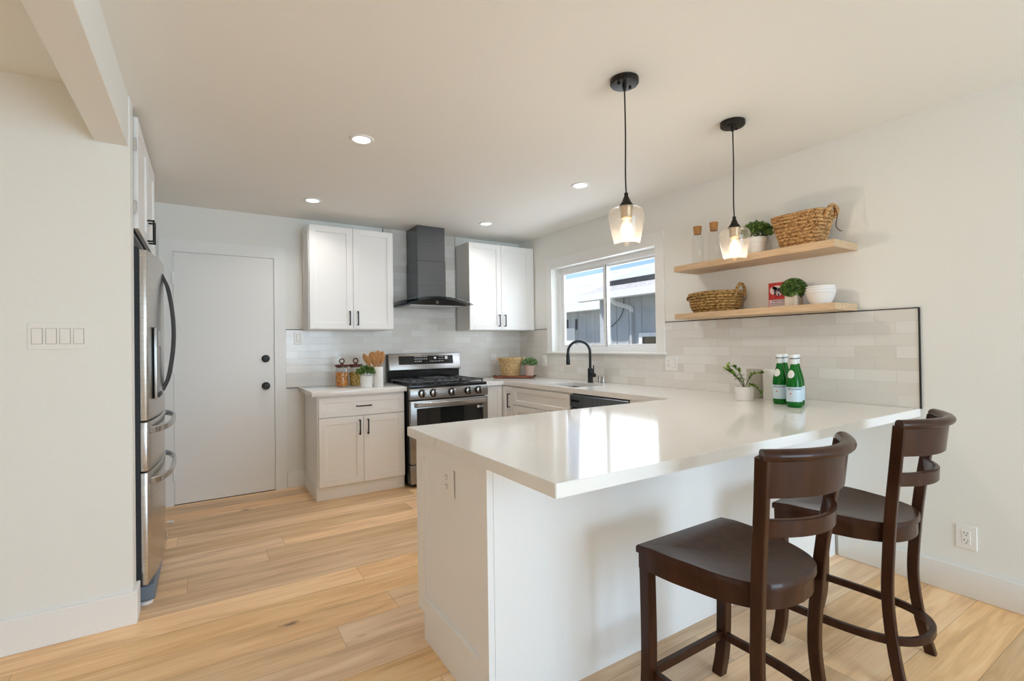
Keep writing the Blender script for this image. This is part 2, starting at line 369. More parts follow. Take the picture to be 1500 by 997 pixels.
# face frame: o = lower-left corner on carcass plane, u = along, z up, n = outward
def shaker(name, parent, o, u, n, w, h, th=.020, rail=.057, rec=.009, m=None):
    t = B()
    box(t, (0, 0, 0), (rail, h, th), .0015); box(t, (w-rail, 0, 0), (w, h, th), .0015)
    box(t, (rail, 0, 0), (w-rail, rail, th), .0015); box(t, (rail, h-rail, 0), (w-rail, h, th), .0015)
    box(t, (rail-.004, rail-.004, .001), (w-rail+.004, h-rail+.004, th-rec))
    bm = B(); merge(bm, t, basis(o, u, (0, 0, 1), n)); bmesh.ops.recalc_face_normals(bm, faces=bm.faces[:])
    return obj(name, bm, m or m_cab, parent, 30)
def pull(parent, p0, p1, n, off=.030, t=.010):
    p0, p1, n = Vector(p0), Vector(p1), Vector(n); d = (p1-p0).normalized(); bm = B()
    a, b = p0+n*off, p1+n*off
    sweep(bm, [a, b], rect(t, t, .0015), upv=n)
    for q in (p0+d*.006, p1-d*.006): sweep(bm, [q+n*.0, q+n*(off)], rect(t*.9, t*.9), upv=d)
    return obj('handle', bm, m_black, parent, 30)

def foliage(c, rad, n, ll, lw, seed, mode='dome', z_sq=1.0, drop=0.0):
    R = random.Random(seed); bm = B()
    for i in range(n):
        a = R.uniform(0, 2*PI); zz = R.uniform(-.25 if mode == 'dome' else -.95, 1); s = math.sqrt(max(0, 1-zz*zz)); k = R.uniform(.62, 1.0) if mode == 'dome' else R.uniform(.85, 1.0)
        d = Vector((s*math.cos(a), s*math.sin(a), zz)); p = Vector(c)+Vector((d.x*rad*k, d.y*rad*k, d.z*rad*k*z_sq))
        dr = (d + Vector((R.uniform(-.7, .7), R.uniform(-.7, .7), R.uniform(-.5, .8)-drop))).normalized()
        sd = dr.cross(Vector((R.uniform(-1, 1), R.uniform(-1, 1), R.uniform(-1, 1)))).normalized(); nn = dr.cross(sd)
        l = ll*R.uniform(.7, 1.2); w = lw*R.uniform(.8, 1.2)
        pts = [p-dr*l*.5, p-dr*l*.1+sd*w*.5+nn*w*.15, p+dr*l*.28+sd*w*.36, p+dr*l*.5-nn*l*.1, p+dr*l*.28-sd*w*.36, p-dr*l*.1-sd*w*.5+nn*w*.15]
        bm.faces.new([bm.verts.new(q) for q in pts])
    return bm

# ------------------------------------------------------------------ room shell
H = 2.480; XL, YR = -7.5, -8.5; T = .15
struct('floor', plain_bx((XL-T, YR-T, -.10), (T*.5, T, 0)), m_floor, 'wide oak plank floor with knots')
struct('ceiling', plain_bx((XL-T, YR-T, H), (T, T, H+.15)), m_ceil, 'plain off-white painted ceiling')
struct('wall_back', plain_bx((XL, 0, 0), (0, T, H)), m_wall, 'off-white wall behind the range and the door')
WY0, WY1, WZ0, WZ1 = -2.095, -.662, 1.200, 2.090      # kitchen window opening
bm = B()
box(bm, (0, WY1, 0), (T, T, H)); box(bm, (0, YR, 0), (T, WY0, H)); box(bm, (0, WY0, 0), (T, WY1, WZ0)); box(bm, (0, WY0, WZ1), (T, WY1, H))
struct('wall_right', bm, m_wall, 'cream wall with the window and floating shelves')
struct('wall_left', plain_bx((XL, -1.985, 0), (-3.486, -1.870, H)), m_wall, 'off-white partition wall with the light switches, ending at the refrigerator')
struct('wall_recess', plain_bx((-4.33, -1.87, 0), (-4.23, 0, H)), m_wall)
bm = B(); box(bm, (XL-T, YR, 0), (XL, -6.7, H)); box(bm, (XL-T, -3.7, 0), (XL, 0, H)); box(bm, (XL-T, -6.7, 2.30), (XL, -3.7, H)); box(bm, (XL-T, -6.7, 0), (XL, -3.7, .2))  # unseen side wall; its opening is added for the fill lamp
struct('wall_side', bm, m_wall)
bm = B(); box(bm, (XL-T, YR-T, 0), (-2.45, YR, H)); box(bm, (-.25, YR-T, 0), (T, YR, H)); box(bm, (-2.45, YR-T, 2.35), (-.25, YR, H)); box(bm, (-2.45, YR-T, 0), (-.25, YR, .15))  # unseen rear wall; its opening is assumed, made for the rear lamp
struct('wall_rear', bm, m_wall)
struct('trim_1', plain_bx((-3.615, YR, 2.242), (-3.492, -1.986, H), .002), m_wall, 'painted ceiling beam running from the partition wall')
BB = .143
struct('baseboard_right', plain_bx((-.016, YR, 0), (0, -3.4535, BB), .006, 2), m_trim, 'tall white baseboard under the cream wall')
struct('baseboard_back', plain_bx((-2.563, -.016, 0), (-2.415, 0, BB), .003), m_trim)
bm = B(); box(bm, (XL, -2.001, 0), (-3.470, -1.985, .149), .003); box(bm, (-3.486, -1.985, 0), (-3.470, -1.862, .149), .003)
struct('baseboard_left', bm, m_trim, 'tall white baseboard along the partition wall')

# door in the back wall
bm = B()
box(bm, (-2.659, -.018, 0), (-2.566, 0, 2.090)); box(bm, (-3.506, -.018, 0), (-3.413, 0, 2.090)); box(bm, (-3.506, -.018, 2.090), (-2.566, 0, 2.190))
d1 = struct('door_1', bm, m_trim, 'plain white flush door with black knobs in a white casing')
obj('door_slab', plain_bx((-3.409, -.010, .006), (-2.663, -.002, 2.085), .002), m_door, d1)
bm = B(); box(bm, (-3.413, -.006, 0), (-2.659, -.001, .006)); obj('under_door_shade', bm, m_gap, d1)  # dark strip colours in the shade of the gap under the door
RX = Matrix.Rotation(PI/2, 4, 'X')
bm = B(); lathe(bm, [(0, .012), (.030, .012), (.033, .016), (.033, .021), (.026, .025), (.024, .034), (0, .036)], (-2.731, 0, 1.187), 28, RX); obj('deadbolt', bm, m_black, d1)
bm = B(); lathe(bm, [(0, .012), (.033, .012), (.034, .019), (.013, .023), (.012, .045), (.026, .052), (.029, .064), (.024, .074), (0, .077)], (-2.731, 0, .943), 28, RX); obj('knob', bm, m_black, d1)
for z in (1.87, 1.14, .25):
    bm = B(); cyl(bm, (-3.413, -.022, z-.05), (-3.413, -.022, z+.05), .007, 10); box(bm, (-3.43, -.0195, z-.05), (-3.40, -.0155, z+.05)); obj('hinge', bm, m_trim, d1)

# kitchen window
bm = B()
box(bm, (-.018, WY1, 1.199), (0, -.572, 2.195), .002); box(bm, (-.018, -2.186, 1.199), (0, WY0, 2.195), .002); box(bm, (-.018, WY0, WZ1), (0, WY1, 2.195), .002)
w1 = struct('window_1', bm, m_trim, 'white two-pane sliding window over the sink')
obj('sill', plain_bx((-.032, -2.20, 1.180), (.004, -.558, 1.199), .003), m_trim, w1)
FX0, FX1 = .075, .140
bm = B()
box(bm, (FX0, WY1-.055, WZ0), (FX1, WY1, WZ1), .003); box(bm, (FX0, WY0, WZ0), (FX1, WY0+.055, WZ1), .003)
box(bm, (FX0, WY0+.055, WZ0), (FX1, WY1-.055, WZ0+.05), .003); box(bm, (FX0, WY0+.055, WZ1-.05), (FX1, WY1-.055, WZ1), .003)
m_vinyl = mat('white_vinyl', (.85, .86, .87), 0.3)
obj('window_frame', bm, m_vinyl, w1)
YM = -1.400
def sash(y0, y1, x0, x1):
    bm = B(); s = .04; z0, z1 = WZ0+.05, WZ1-.05
    box(bm, (x0, y0, z0), (x1, y0+s, z1), .003); box(bm, (x0, y1-s, z0), (x1, y1, z1), .003); box(bm, (x0, y0+s, z0), (x1, y1-s, z0+.022), .003); box(bm, (x0, y0+s, z1-.022), (x1, y1-s, z1), .003)
    f = obj('sash', bm, m_vinyl, w1); xm = (x0+x1)/2
    obj('pane', plain_bx((xm-.002, y0+s-.003, z0+.019), (xm+.002, y1-s+.003, z1-.019)), m_pane, f)
    return f
sash(YM-.005, WY1-.055, .082, .104); sash(WY0+.055, YM+.035, .108, .132)
bm = B(); box(bm, (.079, YM-.012, WZ0+.05), (.083, YM-.006, WZ1-.05)); obj('weatherstrip', bm, m_gap, w1)

# ------------------------------------------------------------------ tile backsplashes
ZT = 1.444
bm = B()
for a, b in (((-2.564, -.009, .914), (-.0005, -.0005, ZT)), ((-1.650, -.009, ZT), (-.850, -.0005, H-.0005))): box(bm, a, b)
bs = obj('tile_backsplash', bm, m_tile_b); tag(bs, 'off-white glazed brick tile backsplash behind the range', 'backsplash')
for a, b in (((-2.568, -.011, ZT), (-2.40, -.0005, ZT+.005)), ((-2.568, -.011, .914), (-2.564, -.0005, ZT)), ((-2.568, -.011, .909), (-2.46, -.0005, .914)), ((-1.655, -.011, 2.37), (-1.650, -.0005, H)), ((-.850, -.011, ZT), (-.846, -.0005, H))):
    e = obj('edge_trim', plain_bx(a, b), m_gap, bs); e['label'] = 'thin dark metal edging'
bm = B()
box(bm, (-.009, -2.186, .914), (-.0005, -.572, 1.180)); box(bm, (-.009, -.572, .914), (-.0005, -.0095, ZT)); box(bm, (-.009, -3.860, .914), (-.0005, -2.186, ZT))
bs2 = obj('tile_backsplash', bm, m_tile_r); tag(bs2, 'off-white glazed brick tile backsplash under the window and the floating shelves', 'backsplash')
for a, b in (((-.012, -3.860, ZT), (-.0005, -2.19, ZT+.005)), ((-.012, -3.866, .914), (-.0005, -3.860, ZT+.005)), ((-.012, -.570, ZT), (-.0005, -.02, ZT+.004))):
    e = obj('edge_trim', plain_bx(a, b), m_black, bs2); e['label'] = 'thin black metal edging'

# ------------------------------------------------------------------ recessed lights
LI = [(-2.418, -2.059, 'nearest the refrigerator, larger in view'), (-2.441, -.676, 'above the left upper cabinet'), (-.782, -2.061, 'nearest the window, right of the rest'), (-.834, -.693, 'above the range hood and right upper cabinet')]
for x, y, w in LI:
    t = thing('recessed_light', 'round white recessed ceiling light '+w, 'ceiling light', (x, y, H), 'recessed ceiling lights')
    bm = B(); lathe(bm, [(.048, H-.001), (.050, H-.006), (.064, H-.006), (.070, H)], (x, y, 0), 32); obj('trim_ring', bm, m_trim, t)
    bm = B(); lathe(bm, [(0, H-.0025), (.049, H-.0025), (.049, H-.0005), (0, H-.0005)], (x, y, 0), 32); obj('diffuser', bm, m_led, t)
    lamp('recessed_light_glow', 'AREA', 2.8, (1, .94, .88), (x, y, H-.012), (0, 0, -1), shape='DISK', size=.10, spread=math.radians(135))

# ------------------------------------------------------------------ refrigerator and the cabinet over it
FN, FF = -1.835, -.925; FXE, FXB = -3.440, -3.471     # near/far y, door edge x, door back x
fr = thing('refrigerator', 'stainless french-door refrigerator beside the partition wall', 'refrigerator', (-3.85, (FN+FF)/2, 0))
obj('body', plain_bx((-4.20, FN+.01, .03), (-3.52, FF-.01, 1.775), .004), m_gap, fr)
obj('kick_plate', plain_bx((-3.52, FN+.012, .022), (-3.415, FF-.012, .098), .006), m_grey, fr)
bm = B(); lathe(bm, [(0, 0), (.030, 0), (.030, .016), (.012, .018), (.012, .04), (0, .04)], (-3.455, FN+.045, 0), 20); obj('levelling_foot', bm, m_plate, fr)
bm = B(); lathe(bm, [(0, 0), (.030, 0), (.030, .016), (.012, .018), (.012, .04), (0, .04)], (-3.455, FF-.045, 0), 20); obj('levelling_foot', bm, m_plate, fr)
def bulge(y):
    s = (y-(FN+FF)/2)/((FF-FN)/2); return FXE + .042*(1-s*s)
def front(name, y0, y1, z0, z1, topround=0.0):
    t = B(); n = 14; pts = [(FXB, y0), (FXB, y1)]
    ys = [y1+(y0-y1)*i/n for i in range(n+1)]; pts = [(FXB, y0)] + [(bulge(y), y) for y in reversed(ys)] + [(FXB, y1)]
    prism(t, pts, z0, z1, .004, 2)
    return obj(name, t, m_steel, fr, 40)
ym = (FN+FF)/2
dn = front('door', FN, ym-.003, .925, 1.785); df = front('door', ym+.003, FF, .925, 1.785)
for d, yy in ((dn, ym-.045), (df, ym+.045)):
    bm = B(); X = bulge(yy)-.004
    P = spline([(X, yy, 1.045), (X+.030, yy, 1.13), (X+.052, yy, 1.30), (X+.052, yy, 1.46), (X+.030, yy, 1.63), (X, yy, 1.715)], 8)
    sweep(bm, P, rect(.018, .016, .004), upv=(0, 1, 0)); h = obj('handle', bm, mat('dark_steel_bar', (.05, .048, .046), .45, .6), d, 40); h['label'] = 'dark bowed bar handle'
bm = B(); yd = (FN+ym)/2-.02
box(bm, (bulge(yd)-.008, yd-.11, 1.02), (bulge(yd)+.006, yd+.11, 1.40), .006, 2); ds = obj('dispenser', bm, m_steel2, dn); ds['label'] = 'water dispenser set in the door'
obj('dispenser_display', plain_bx((bulge(yd)+.004, yd-.09, 1.30), (bulge(yd)+.0085, yd+.09, 1.385), .002), m_enamel, ds)
obj('drip_tray', plain_bx((bulge(yd)+.002, yd-.09, 1.03), (bulge(yd)+.016, yd+.09, 1.05), .003), m_gap, ds)
m_bar = mat('steel_bar', (.55, .54, .53), .22, 1)
for z0, z1, hz in ((.672, .917, .872), (.105, .664, .612)):
    d = front('drawer', FN, FF, z0, z1); bm = B(); ctrl = []
    for y, o in ((FN+.05, 0), (FN+.075, .028), (FN+.16, .045), (ym-.15, .052), (ym+.15, .052), (FF-.16, .045), (FF-.075, .028), (FF-.05, 0)):
        ctrl.append((bulge(y)-.004+o, y, hz))
    sweep(bm, spline(ctrl, 6), rect(.016, .034, .004), upv=(0, 0, 1)); obj('handle', bm, m_bar, d, 40)
bm = B(); box(bm, (-3.52, FN+.006, .10), (FXB, FF-.006, 1.782)); obj('door_gasket', bm, m_gap, fr)
for ya in (FN+.01, FF-.075): obj('hinge_cover', plain_bx((-3.60, ya, 1.775), (-3.472, ya+.065, 1.800), .004), m_gap, fr)

fc = thing('overhead_cabinet', 'white overhead cabinet above the refrigerator with black bar handles', 'cabinet', (-3.85, (FN+FF)/2, 1.88), 'upper cabinets')
obj('body', plain_bx((-4.225, -1.869, 1.88), (-3.500, -.86, 2.46)), m_cab, fc)
obj('gap_shade_filler', plain_bx((-3.500, -1.860, 1.885), (-3.4885, -.88, 2.44)), m_gap, fc)  # dark block filling the gap behind the doors, its shade put in as colour
for y0, w, hy in ((-1.852, .482, -1.405), (-1.366, .482, -1.330)):
    d = shaker('door', fc, (-3.488, y0, 1.885), (0, 1, 0), (1, 0, 0), w, .555)
    pull(d, (-3.468, hy, 1.90), (-3.468, hy, 2.03), (1, 0, 0))
for z in (2.30, 1.99):
    bm = B(); box(bm, (-3.4885, -1.8665, z-.03), (-3.472, -1.8525, z+.03), .002); h = obj('hinge', bm, m_chrome, fc); h['label'] = 'nickel concealed hinge'

# ------------------------------------------------------------------ upper cabinets
def upper(name, x0, x1, label):
    t = thing(name, label, 'cabinet', ((x0+x1)/2, -.17, 1.44), 'upper cabinets')
    bm = B(); box(bm, (x0, -.305, 1.440), (x1, -.0125, 2.371)); obj('body', bm, m_cab, t)
    if x0 < -2:
        bm = B()   # framed end panel
        xe = x0; rl = .05
        for a, b in (((xe-.006, -.303, 1.442), (xe, -.303+rl, 2.369)), ((xe-.006, -.0145-rl, 1.442), (xe, -.0145, 2.369)), ((xe-.006, -.303+rl, 1.442), (xe, -.0145-rl, 1.442+rl)), ((xe-.006, -.303+rl, 2.369-rl), (xe, -.0145-rl, 2.369))): box(bm, a, b, .001)
        obj('end_panel', bm, m_cab, t)
    w = (x1-x0-.005)/2
    for i in range(2):
        xa = x0+.001+i*(w+.003)
        d = shaker('door', t, (xa, -.3065, 1.446), (1, 0, 0), (0, -1, 0), w, .921)
        hx = xa+w-.035 if i == 0 else xa+.035
        pull(d, (hx, -.3265, 1.478), (hx, -.3265, 1.608), (0, -1, 0))
    return t
upper('upper_cabinet', -2.412, -1.657, 'white two-door upper cabinet left of the range hood')
uc = upper('upper_cabinet', -.838, -.055, 'white two-door upper cabinet in the corner right of the range hood')
obj('filler_strip', plain_bx((-.055, -.322, 1.440), (-.0125, -.0125, 2.371), .001), m_cab, uc)

# ------------------------------------------------------------------ base cabinets
def base(name, label, loc): return thing(name, label, 'cabinet', loc, 'base cabinets')
bl = base('base_cabinet', 'white base cabinet with one drawer over two doors left of the range', (-2.03, -.3, 0))
bm = B(); box(bm, (-2.409, -.585, .105), (-1.657, -.013, .873), .001); box(bm, (-2.409, -.585, 0), (-2.391, -.013, .105)); obj('body', bm, m_cab, bl)
obj('toe_kick', plain_bx((-2.405, -.583, 0), (-1.660, -.565, .104)), m_cab, bl)
obj('end_baseboard', plain_bx((-2.418, -.583, 0), (-2.409, -.017, .14), .001), m_trim, bl)
dw = shaker('drawer', bl, (-2.398, -.5865, .690), (1, 0, 0), (0, -1, 0), .735, .165, rail=.045)
pull(dw, (-2.095, -.6065, .772), (-1.965, -.6065, .772), (0, -1, 0))
w = .366
for i in range(2):
    xa = -2.398+i*(w+.003); d = shaker('door', bl, (xa, -.5865, .112), (1, 0, 0), (0, -1, 0), w, .572)
    hx = xa+w-.034 if i == 0 else xa+.034
    pull(d, (hx, -.6065, .525), (hx, -.6065, .655), (0, -1, 0))

cc = base('base_cabinet', 'white corner base cabinet with narrow doors between the range and the sink', (-.4, -.4, 0))
bm = B(); box(bm, (-.838, -.585, .105), (-.013, -.013, .873)); box(bm, (-.598, -.800, .105), (-.013, -.585, .873)); box(bm, (-.838, -.52, 0), (-.55, -.013, .105)); box(bm, (-.55, -.80, 0), (-.013, -.02, .105)); obj('body', bm, m_cab, cc)
shaker('door', cc, (-.836, -.5865, .112), (1, 0, 0), (0, -1, 0), .212, .750, rail=.05)
d = shaker('door', cc, (-.5995, -.608, .112), (0, -1, 0), (-1, 0, 0), .190, .750, rail=.05)
pull(d, (-.6195, -.752, .655), (-.6195, -.752, .795), (-1, 0, 0))

sk = base('sink_cabinet', 'white sink base cabinet with false drawer front under the window', (-.3, -1.26, 0))
bm = B(); box(bm, (-.598, -1.705, .105), (-.58, -.803, .873)); box(bm, (-.58, -1.705, .105), (-.013, -1.688, .873)); box(bm, (-.58, -.820, .105), (-.013, -.803, .873)); box(bm, (-.58, -1.688, .105), (-.013, -.82, .125)); box(bm, (-.55, -1.705, 0), (-.53, -.803, .105)); obj('body', bm, m_cab, sk)
shaker('drawer_front', sk, (-.5995, -.807, .690), (0, -1, 0), (-1, 0, 0), .885, .168, rail=.045)
for i in range(2):
    ya = -.807-i*.444; d = shaker('door', sk, (-.5995, ya, .112), (0, -1, 0), (-1, 0, 0), .441, .572)
    hy = ya-.407 if i == 0 else ya-.034
    pull(d, (-.6195, hy, .52), (-.6195, hy, .65), (-1, 0, 0))

dwm = thing('dishwasher', 'dark stainless dishwasher under the counter right of the sink cabinet', 'dishwasher', (-.3, -2.06, 0))
obj('body', plain_bx((-.59, -2.372, .10), (-.02, -1.712, .868)), m_gap, dwm)
m_dw = noise_color(mat('slate_steel', (.1, .1, .1), .3, 1), (.13, .155, .18), (.20, .225, .25), 5, 3, (1, 40, 1))
obj('door', plain_bx((-.622, -2.372, .115), (-.59, -1.712, .758), .004), m_dw, dwm)
cpn = obj('control_panel', plain_bx((-.630, -2.372, .760), (-.59, -1.712, .862), .004), m_dw, dwm)
obj('vent', plain_bx((-.632, -1.835, .805), (-.6295, -1.735, .822), .001), m_enamel, cpn)
for y in (-2.20, -2.24, -2.28): obj('button', plain_bx((-.6315, y-.008, .812), (-.6295, y+.008, .828)), m_enamel, cpn)
bm = B(); sweep(bm, spline([(-.622, -1.76, .735), (-.655, -1.80, .735), (-.660, -2.04, .735), (-.655, -2.28, .735), (-.622, -2.32, .735)], 6), rect(.014, .026, .003), upv=(0, 0, 1)); obj('handle', bm, m_steel2, dwm)

pn = base('peninsula_cabinet', 'white peninsula base with framed end panel and flat panelled back under the quartz overhang', (-1.2, -3.15, 0))
bm = B(); box(bm, (-2.365, -3.420, .105), (-.013, -2.800, .873)); box(bm, (-2.365, -3.420, 0), (-.013, -2.865, .105)); box(bm, (-.62, -2.800, .105), (-.013, -2.380, .873)); obj('body', bm, m_cab, pn)
bm = B()
XE = -2.390
def ep(y0, y1, z0, z1, d=0): box(bm, (XE+d, y0, z0), (-2.3655, y1, z1), .0008)
ep(-2.865, -2.790, .118, .872); ep(-3.438, -3.370, .118, .872); ep(-3.370, -2.865, .118, .178); ep(-3.370, -2.865, .800, .872); ep(-3.372, -2.863, .176, .802, .013)
box(bm, (XE, -3.438, 0), (-2.3655, -2.862, .118), .0008)
obj('end_panel', bm, m_cab, pn)
obj('back_panel', plain_bx((-2.3645, -3.438, 0), (-.0165, -3.4205, .872), .0008), m_cab, pn)
for i in range(3):
    xa = -2.360+i*.575; d = shaker('door', pn, (xa, -2.7985, .112), (-1, 0, 0), (0, 1, 0), -.57, .750) if False else shaker('door', pn, (xa+.570, -2.7985, .112), (-1, 0, 0), (0, 1, 0), .570, .750)
    pull(d, (xa+.53, -2.7785, .65), (xa+.53, -2.7785, .78), (0, 1, 0))

# ------------------------------------------------------------------ countertops, sink and faucet
bm = B(); prism(bm, [(-2.457, -.0125), (-2.457, -.645), (-1.648, -.645), (-1.648, -.0125)], .8735, .914, .002, 2)
tag(obj('countertop', bm, m_quartz, None, 30), 'short white quartz countertop left of the range holding the pasta jars', 'countertop')
SX0, SX1, SY0, SY1 = -.560, -.205, -1.690, -1.235
bm = B(); t = B()
def slab(z0, z1):
    outer = [(-.840, -.0125), (-.840, -.645), (-.627, -.645), (-.627, -2.751), (-2.418, -2.751), (-2.418, -3.862), (-.0095, -3.862), (-.0095, -.0125)]
    hole = [(SX0, SY0), (SX0, SY1), (SX1, SY1), (SX1, SY0)]
    b = bmesh.new(); vo = [b.verts.new((x, y, z1)) for x, y in outer]; vh = [b.verts.new((x, y, z1)) for x, y in hole]
    es = [b.edges.new((vo[i], vo[(i+1) % len(vo)])) for i in range(len(vo))] + [b.edges.new((vh[i], vh[(i+1) % 4])) for i in range(4)]
    bmesh.ops.triangle_fill(b, use_beauty=True, edges=es)
    bmesh.ops.dissolve_limit(b, angle_limit=.01, verts=b.verts[:], edges=b.edges[:])
    r = bmesh.ops.extrude_face_region(b, geom=b.faces[:])
    for v in r['geom']:
        if isinstance(v, bmesh.types.BMVert): v.co.z = z0
    bmesh.ops.recalc_face_normals(b, faces=b.faces[:]); return b
t.free(); t = slab(.8735, .914)
bmesh.ops.bevel(t, geom=[e for e in t.edges if len(e.link_faces) == 2 and e.calc_face_angle(0) > .5], offset=.002, segments=2, affect='EDGES')
merge(bm, t)
tag(obj('countertop', bm, m_quartz, None, 30), 'large white quartz countertop over the sink run and peninsula with bar overhang', 'countertop')
sn = thing('sink', 'undermount stainless sink below the window', 'sink', (-.38, -1.46, .68))
bm = B(); a = .004
x0, x1, y0, y1 = SX0-.006, SX1+.006, SY0-.006, SY1+.006
box(bm, (x0-a, y0-a, .68), (x1+a, y1+a, .684)); box(bm, (x0-a, y0-a, .684), (x0, y1+a, .8732)); box(bm, (x1, y0-a, .684), (x1+a, y1+a, .8732)); box(bm, (x0, y0-a, .684), (x1, y0, .8732)); box(bm, (x0, y1, .684), (x1, y1+a, .8732))
obj('basin', bm, mat('sink_steel', (.20, .20, .205), .36, 1), sn)
bm = B(); lathe(bm, [(0, .6845), (.04, .6845), (.045, .688), (.036, .689), (.03, .686), (0, .686)], (-.37, -1.45, 0), 24); obj('drain', bm, m_chrome, sn)

fa = thing('faucet', 'matte black gooseneck pull-down faucet behind the sink', 'faucet', (-.125, -1.395, .914))
m_fau = mat('matte_black', (.014, .015, .018), .42, .2)
FYc = -1.395
bm = B(); lathe(bm, [(0, .9145), (.027, .9145), (.027, .920), (.024, .922), (.024, 1.045), (.016, 1.050), (0, 1.050)], (-.125, FYc, 0), 24); obj('base', bm, m_fau, fa)
bm = B(); dx, dy = -.55, .30; n_ = math.hypot(dx, dy); dx, dy = dx/n_, dy/n_
pts = [(-.125, FYc, 1.045), (-.125, FYc, 1.14), (-.125, FYc, 1.20)]; R_ = .105
for k in range(1, 13):
    a = PI*k/12; pts.append((-.125+dx*R_*(1-math.cos(a)), FYc+dy*R_*(1-math.cos(a)), 1.20+R_*math.sin(a)))
pts.append((-.125+dx*2*R_, FYc+dy*2*R_, 1.185))
tube(bm, pts, .0125, 14); obj('spout', bm, m_fau, fa, 60)
bm = B(); q = (-.125+dx*2*R_, FYc+dy*2*R_); lathe(bm, [(0, 1.085), (.017, 1.085), (.0185, 1.09), (.0165, 1.18), (.013, 1.19), (0, 1.19)], (*q, 0), 20); obj('spray_head', bm, m_fau, fa)
bm = B(); cyl(bm, (-.125, FYc, .985), (-.125, FYc-.060, .985), .019, 18); sweep(bm, [(-.125, FYc-.045, .99), (-.120, FYc-.040, 1.035), (-.105, FYc-.022, 1.075)], circ(.006, 10)); obj('lever', bm, m_fau, fa)
for i, (y, lb) in enumerate(((-1.455, 'small steel soap dispenser cap beside the faucet, nearer to it'), (-1.505, 'small steel air gap cap, right one of the pair by the faucet'))):
    bm = B(); lathe(bm, [(0, .9145), (.020, .9145), (.020, .918), (.014, .920), (.014, .972), (.011, .977), (0, .978)], (-.065, y, 0), 20)
    tag(obj('sink_fitting', bm, m_steel, None), lb, 'sink fitting', 'steel caps beside the faucet')

# ------------------------------------------------------------------ range
RX0, RX1, RYF = -1.643, -.848, -.655
rg = thing('range', 'black stainless gas range between the base cabinets under the hood', 'range', ((RX0+RX1)/2, -.34, 0))
bm = B(); box(bm, (RX0, RYF, .03), (RX1, -.03, .895), .002); obj('body', bm, m_enamel, rg)
for x in (RX0+.05, RX1-.05):
    for y in (RYF+.06, -.08):
        bm = B(); cyl(bm, (x, y, 0), (x, y, .032), .018, 14); obj('foot', bm, m_gap, rg)
obj('cooktop', plain_bx((RX0-.002, RYF-.030, .896), (RX1+.002, -.06, .922), .004, 2), m_enamel, rg)
# control fascia
bm = B(); prism(bm, [(-.060, .795), (-.052, .895), (0, .895), (0, .795)], RX0, RX1, .003, 2, basis((0, RYF, 0), (0, 1, 0), (0, 0, 1), (1, 0, 0)))
fs = obj('control_fascia', bm, m_blksteel, rg, 30)
m_knob = mat('knob_metal', (.50, .48, .46), .25, 1)
for x in (-1.532, -1.421, -1.236, -1.066, -.953):
    bm = B(); lathe(bm, [(0, .055), (.036, .055), (.038, .060), (.036, .070), (.034, .072), (0, .072)], (x, RYF, .850), 28, RX); k = obj('knob', bm, m_enamel, rg)
    bm = B(); lathe(bm, [(0, .0722), (.030, .0722), (.029, .082), (.024, .085), (0, .086)], (x, RYF, .850), 28, RX); obj('knob_face', bm, m_knob, k)
    bm = B(); box(bm, (x-.007, RYF-.103, .818), (x+.007, RYF-.0862, .882), .003, 2); obj('knob_grip', bm, m_enamel, k)
# oven door
od = obj('oven_door', plain_bx((RX0+.002, RYF-.055, .215), (RX1-.002, RYF, .785), .005, 2), m_blksteel, rg)
obj('oven_window', plain_bx((RX0+.060, RYF-.0575, .300), (RX1-.055, RYF-.0545, .715), .001), m_darkglass, od)
bm = B(); ctrl = [(RX0+.045, RYF-.052, .748), (RX0+.05, RYF-.085, .748), (RX0+.10, RYF-.098, .750), ((RX0+RX1)/2, RYF-.104, .750), (RX1-.10, RYF-.098, .750), (RX1-.05, RYF-.085, .748), (RX1-.045, RYF-.052, .748)]
sweep(bm, spline(ctrl, 6), rect(.018, .038, .006), upv=(0, 0, 1)); obj('handle', bm, m_knob, od, 40)
t = text_mesh('LG', .030); bm = B(); merge(bm, t, basis((RX1-.075, RYF-.0582, .690), (1, 0, 0), (0, 0, 1), (0, -1, 0)))
lathe(bm, [(0, .0578), (.013, .0578), (.013, .0582), (0, .0582)], (RX1-.110, RYF, .690), 20, RX)
b_ = obj('badge', bm, m_plate, od, 0); b_['label'] = 'white round emblem and lettering on the oven window'
obj('drawer', plain_bx((RX0+.002, RYF-.052, .040), (RX1-.002, RYF, .207), .005, 2), m_blksteel, rg)
# backguard
bg_ = plain_bx((RX0, -.075, .900), (RX1, -.013, 1.200), .003); bgo = obj('backguard', bg_, m_enamel, rg)
bm = B(); prism(bm, [(-.128, 1.040), (-.098, 1.203), (-.074, 1.207), (-.074, 1.030), (-.118, 1.030)], RX0+.004, RX1-.004, .003, 2, basis((0, 0, 0), (0, 1, 0), (0, 0, 1), (1, 0, 0)))
cp_ = obj('control_panel', bm, m_blksteel, bgo, 30)
def slant(z): return -.128 + (.030/.163)*(z-1.040)
un = Vector((0, -.163, .030)).normalized(); uz = Vector((0, .030, .163)).normalized()
def on_panel(x0, x1, z0, z1, d0, d1, name, m, par):
    t = B(); box(t, (x0, z0, d0), (x1, z1, d1)); b = B(); merge(b, t, basis((0, slant(1.04), 1.04), (1, 0, 0), uz, un)); bmesh.ops.recalc_face_normals(b, faces=b.faces[:]); return obj(name, b, m, par)
dsp = on_panel(RX0+.105, RX1-.090, .052, .140, -.001, .0016, 'display', m_darkglass, cp_)
t = B(); Rr = random.Random(3)
for r_ in range(3):
    for c_ in range(7 if r_ < 2 else 4): box(t, (-1.37+c_*.021, .128-r_*.024, .0016), (-1.357+c_*.021, .134-r_*.024, .0022))
for c_ in range(5): box(t, (-1.20+c_*.024, .078, .0016), (-1.188+c_*.024, .084, .0022))
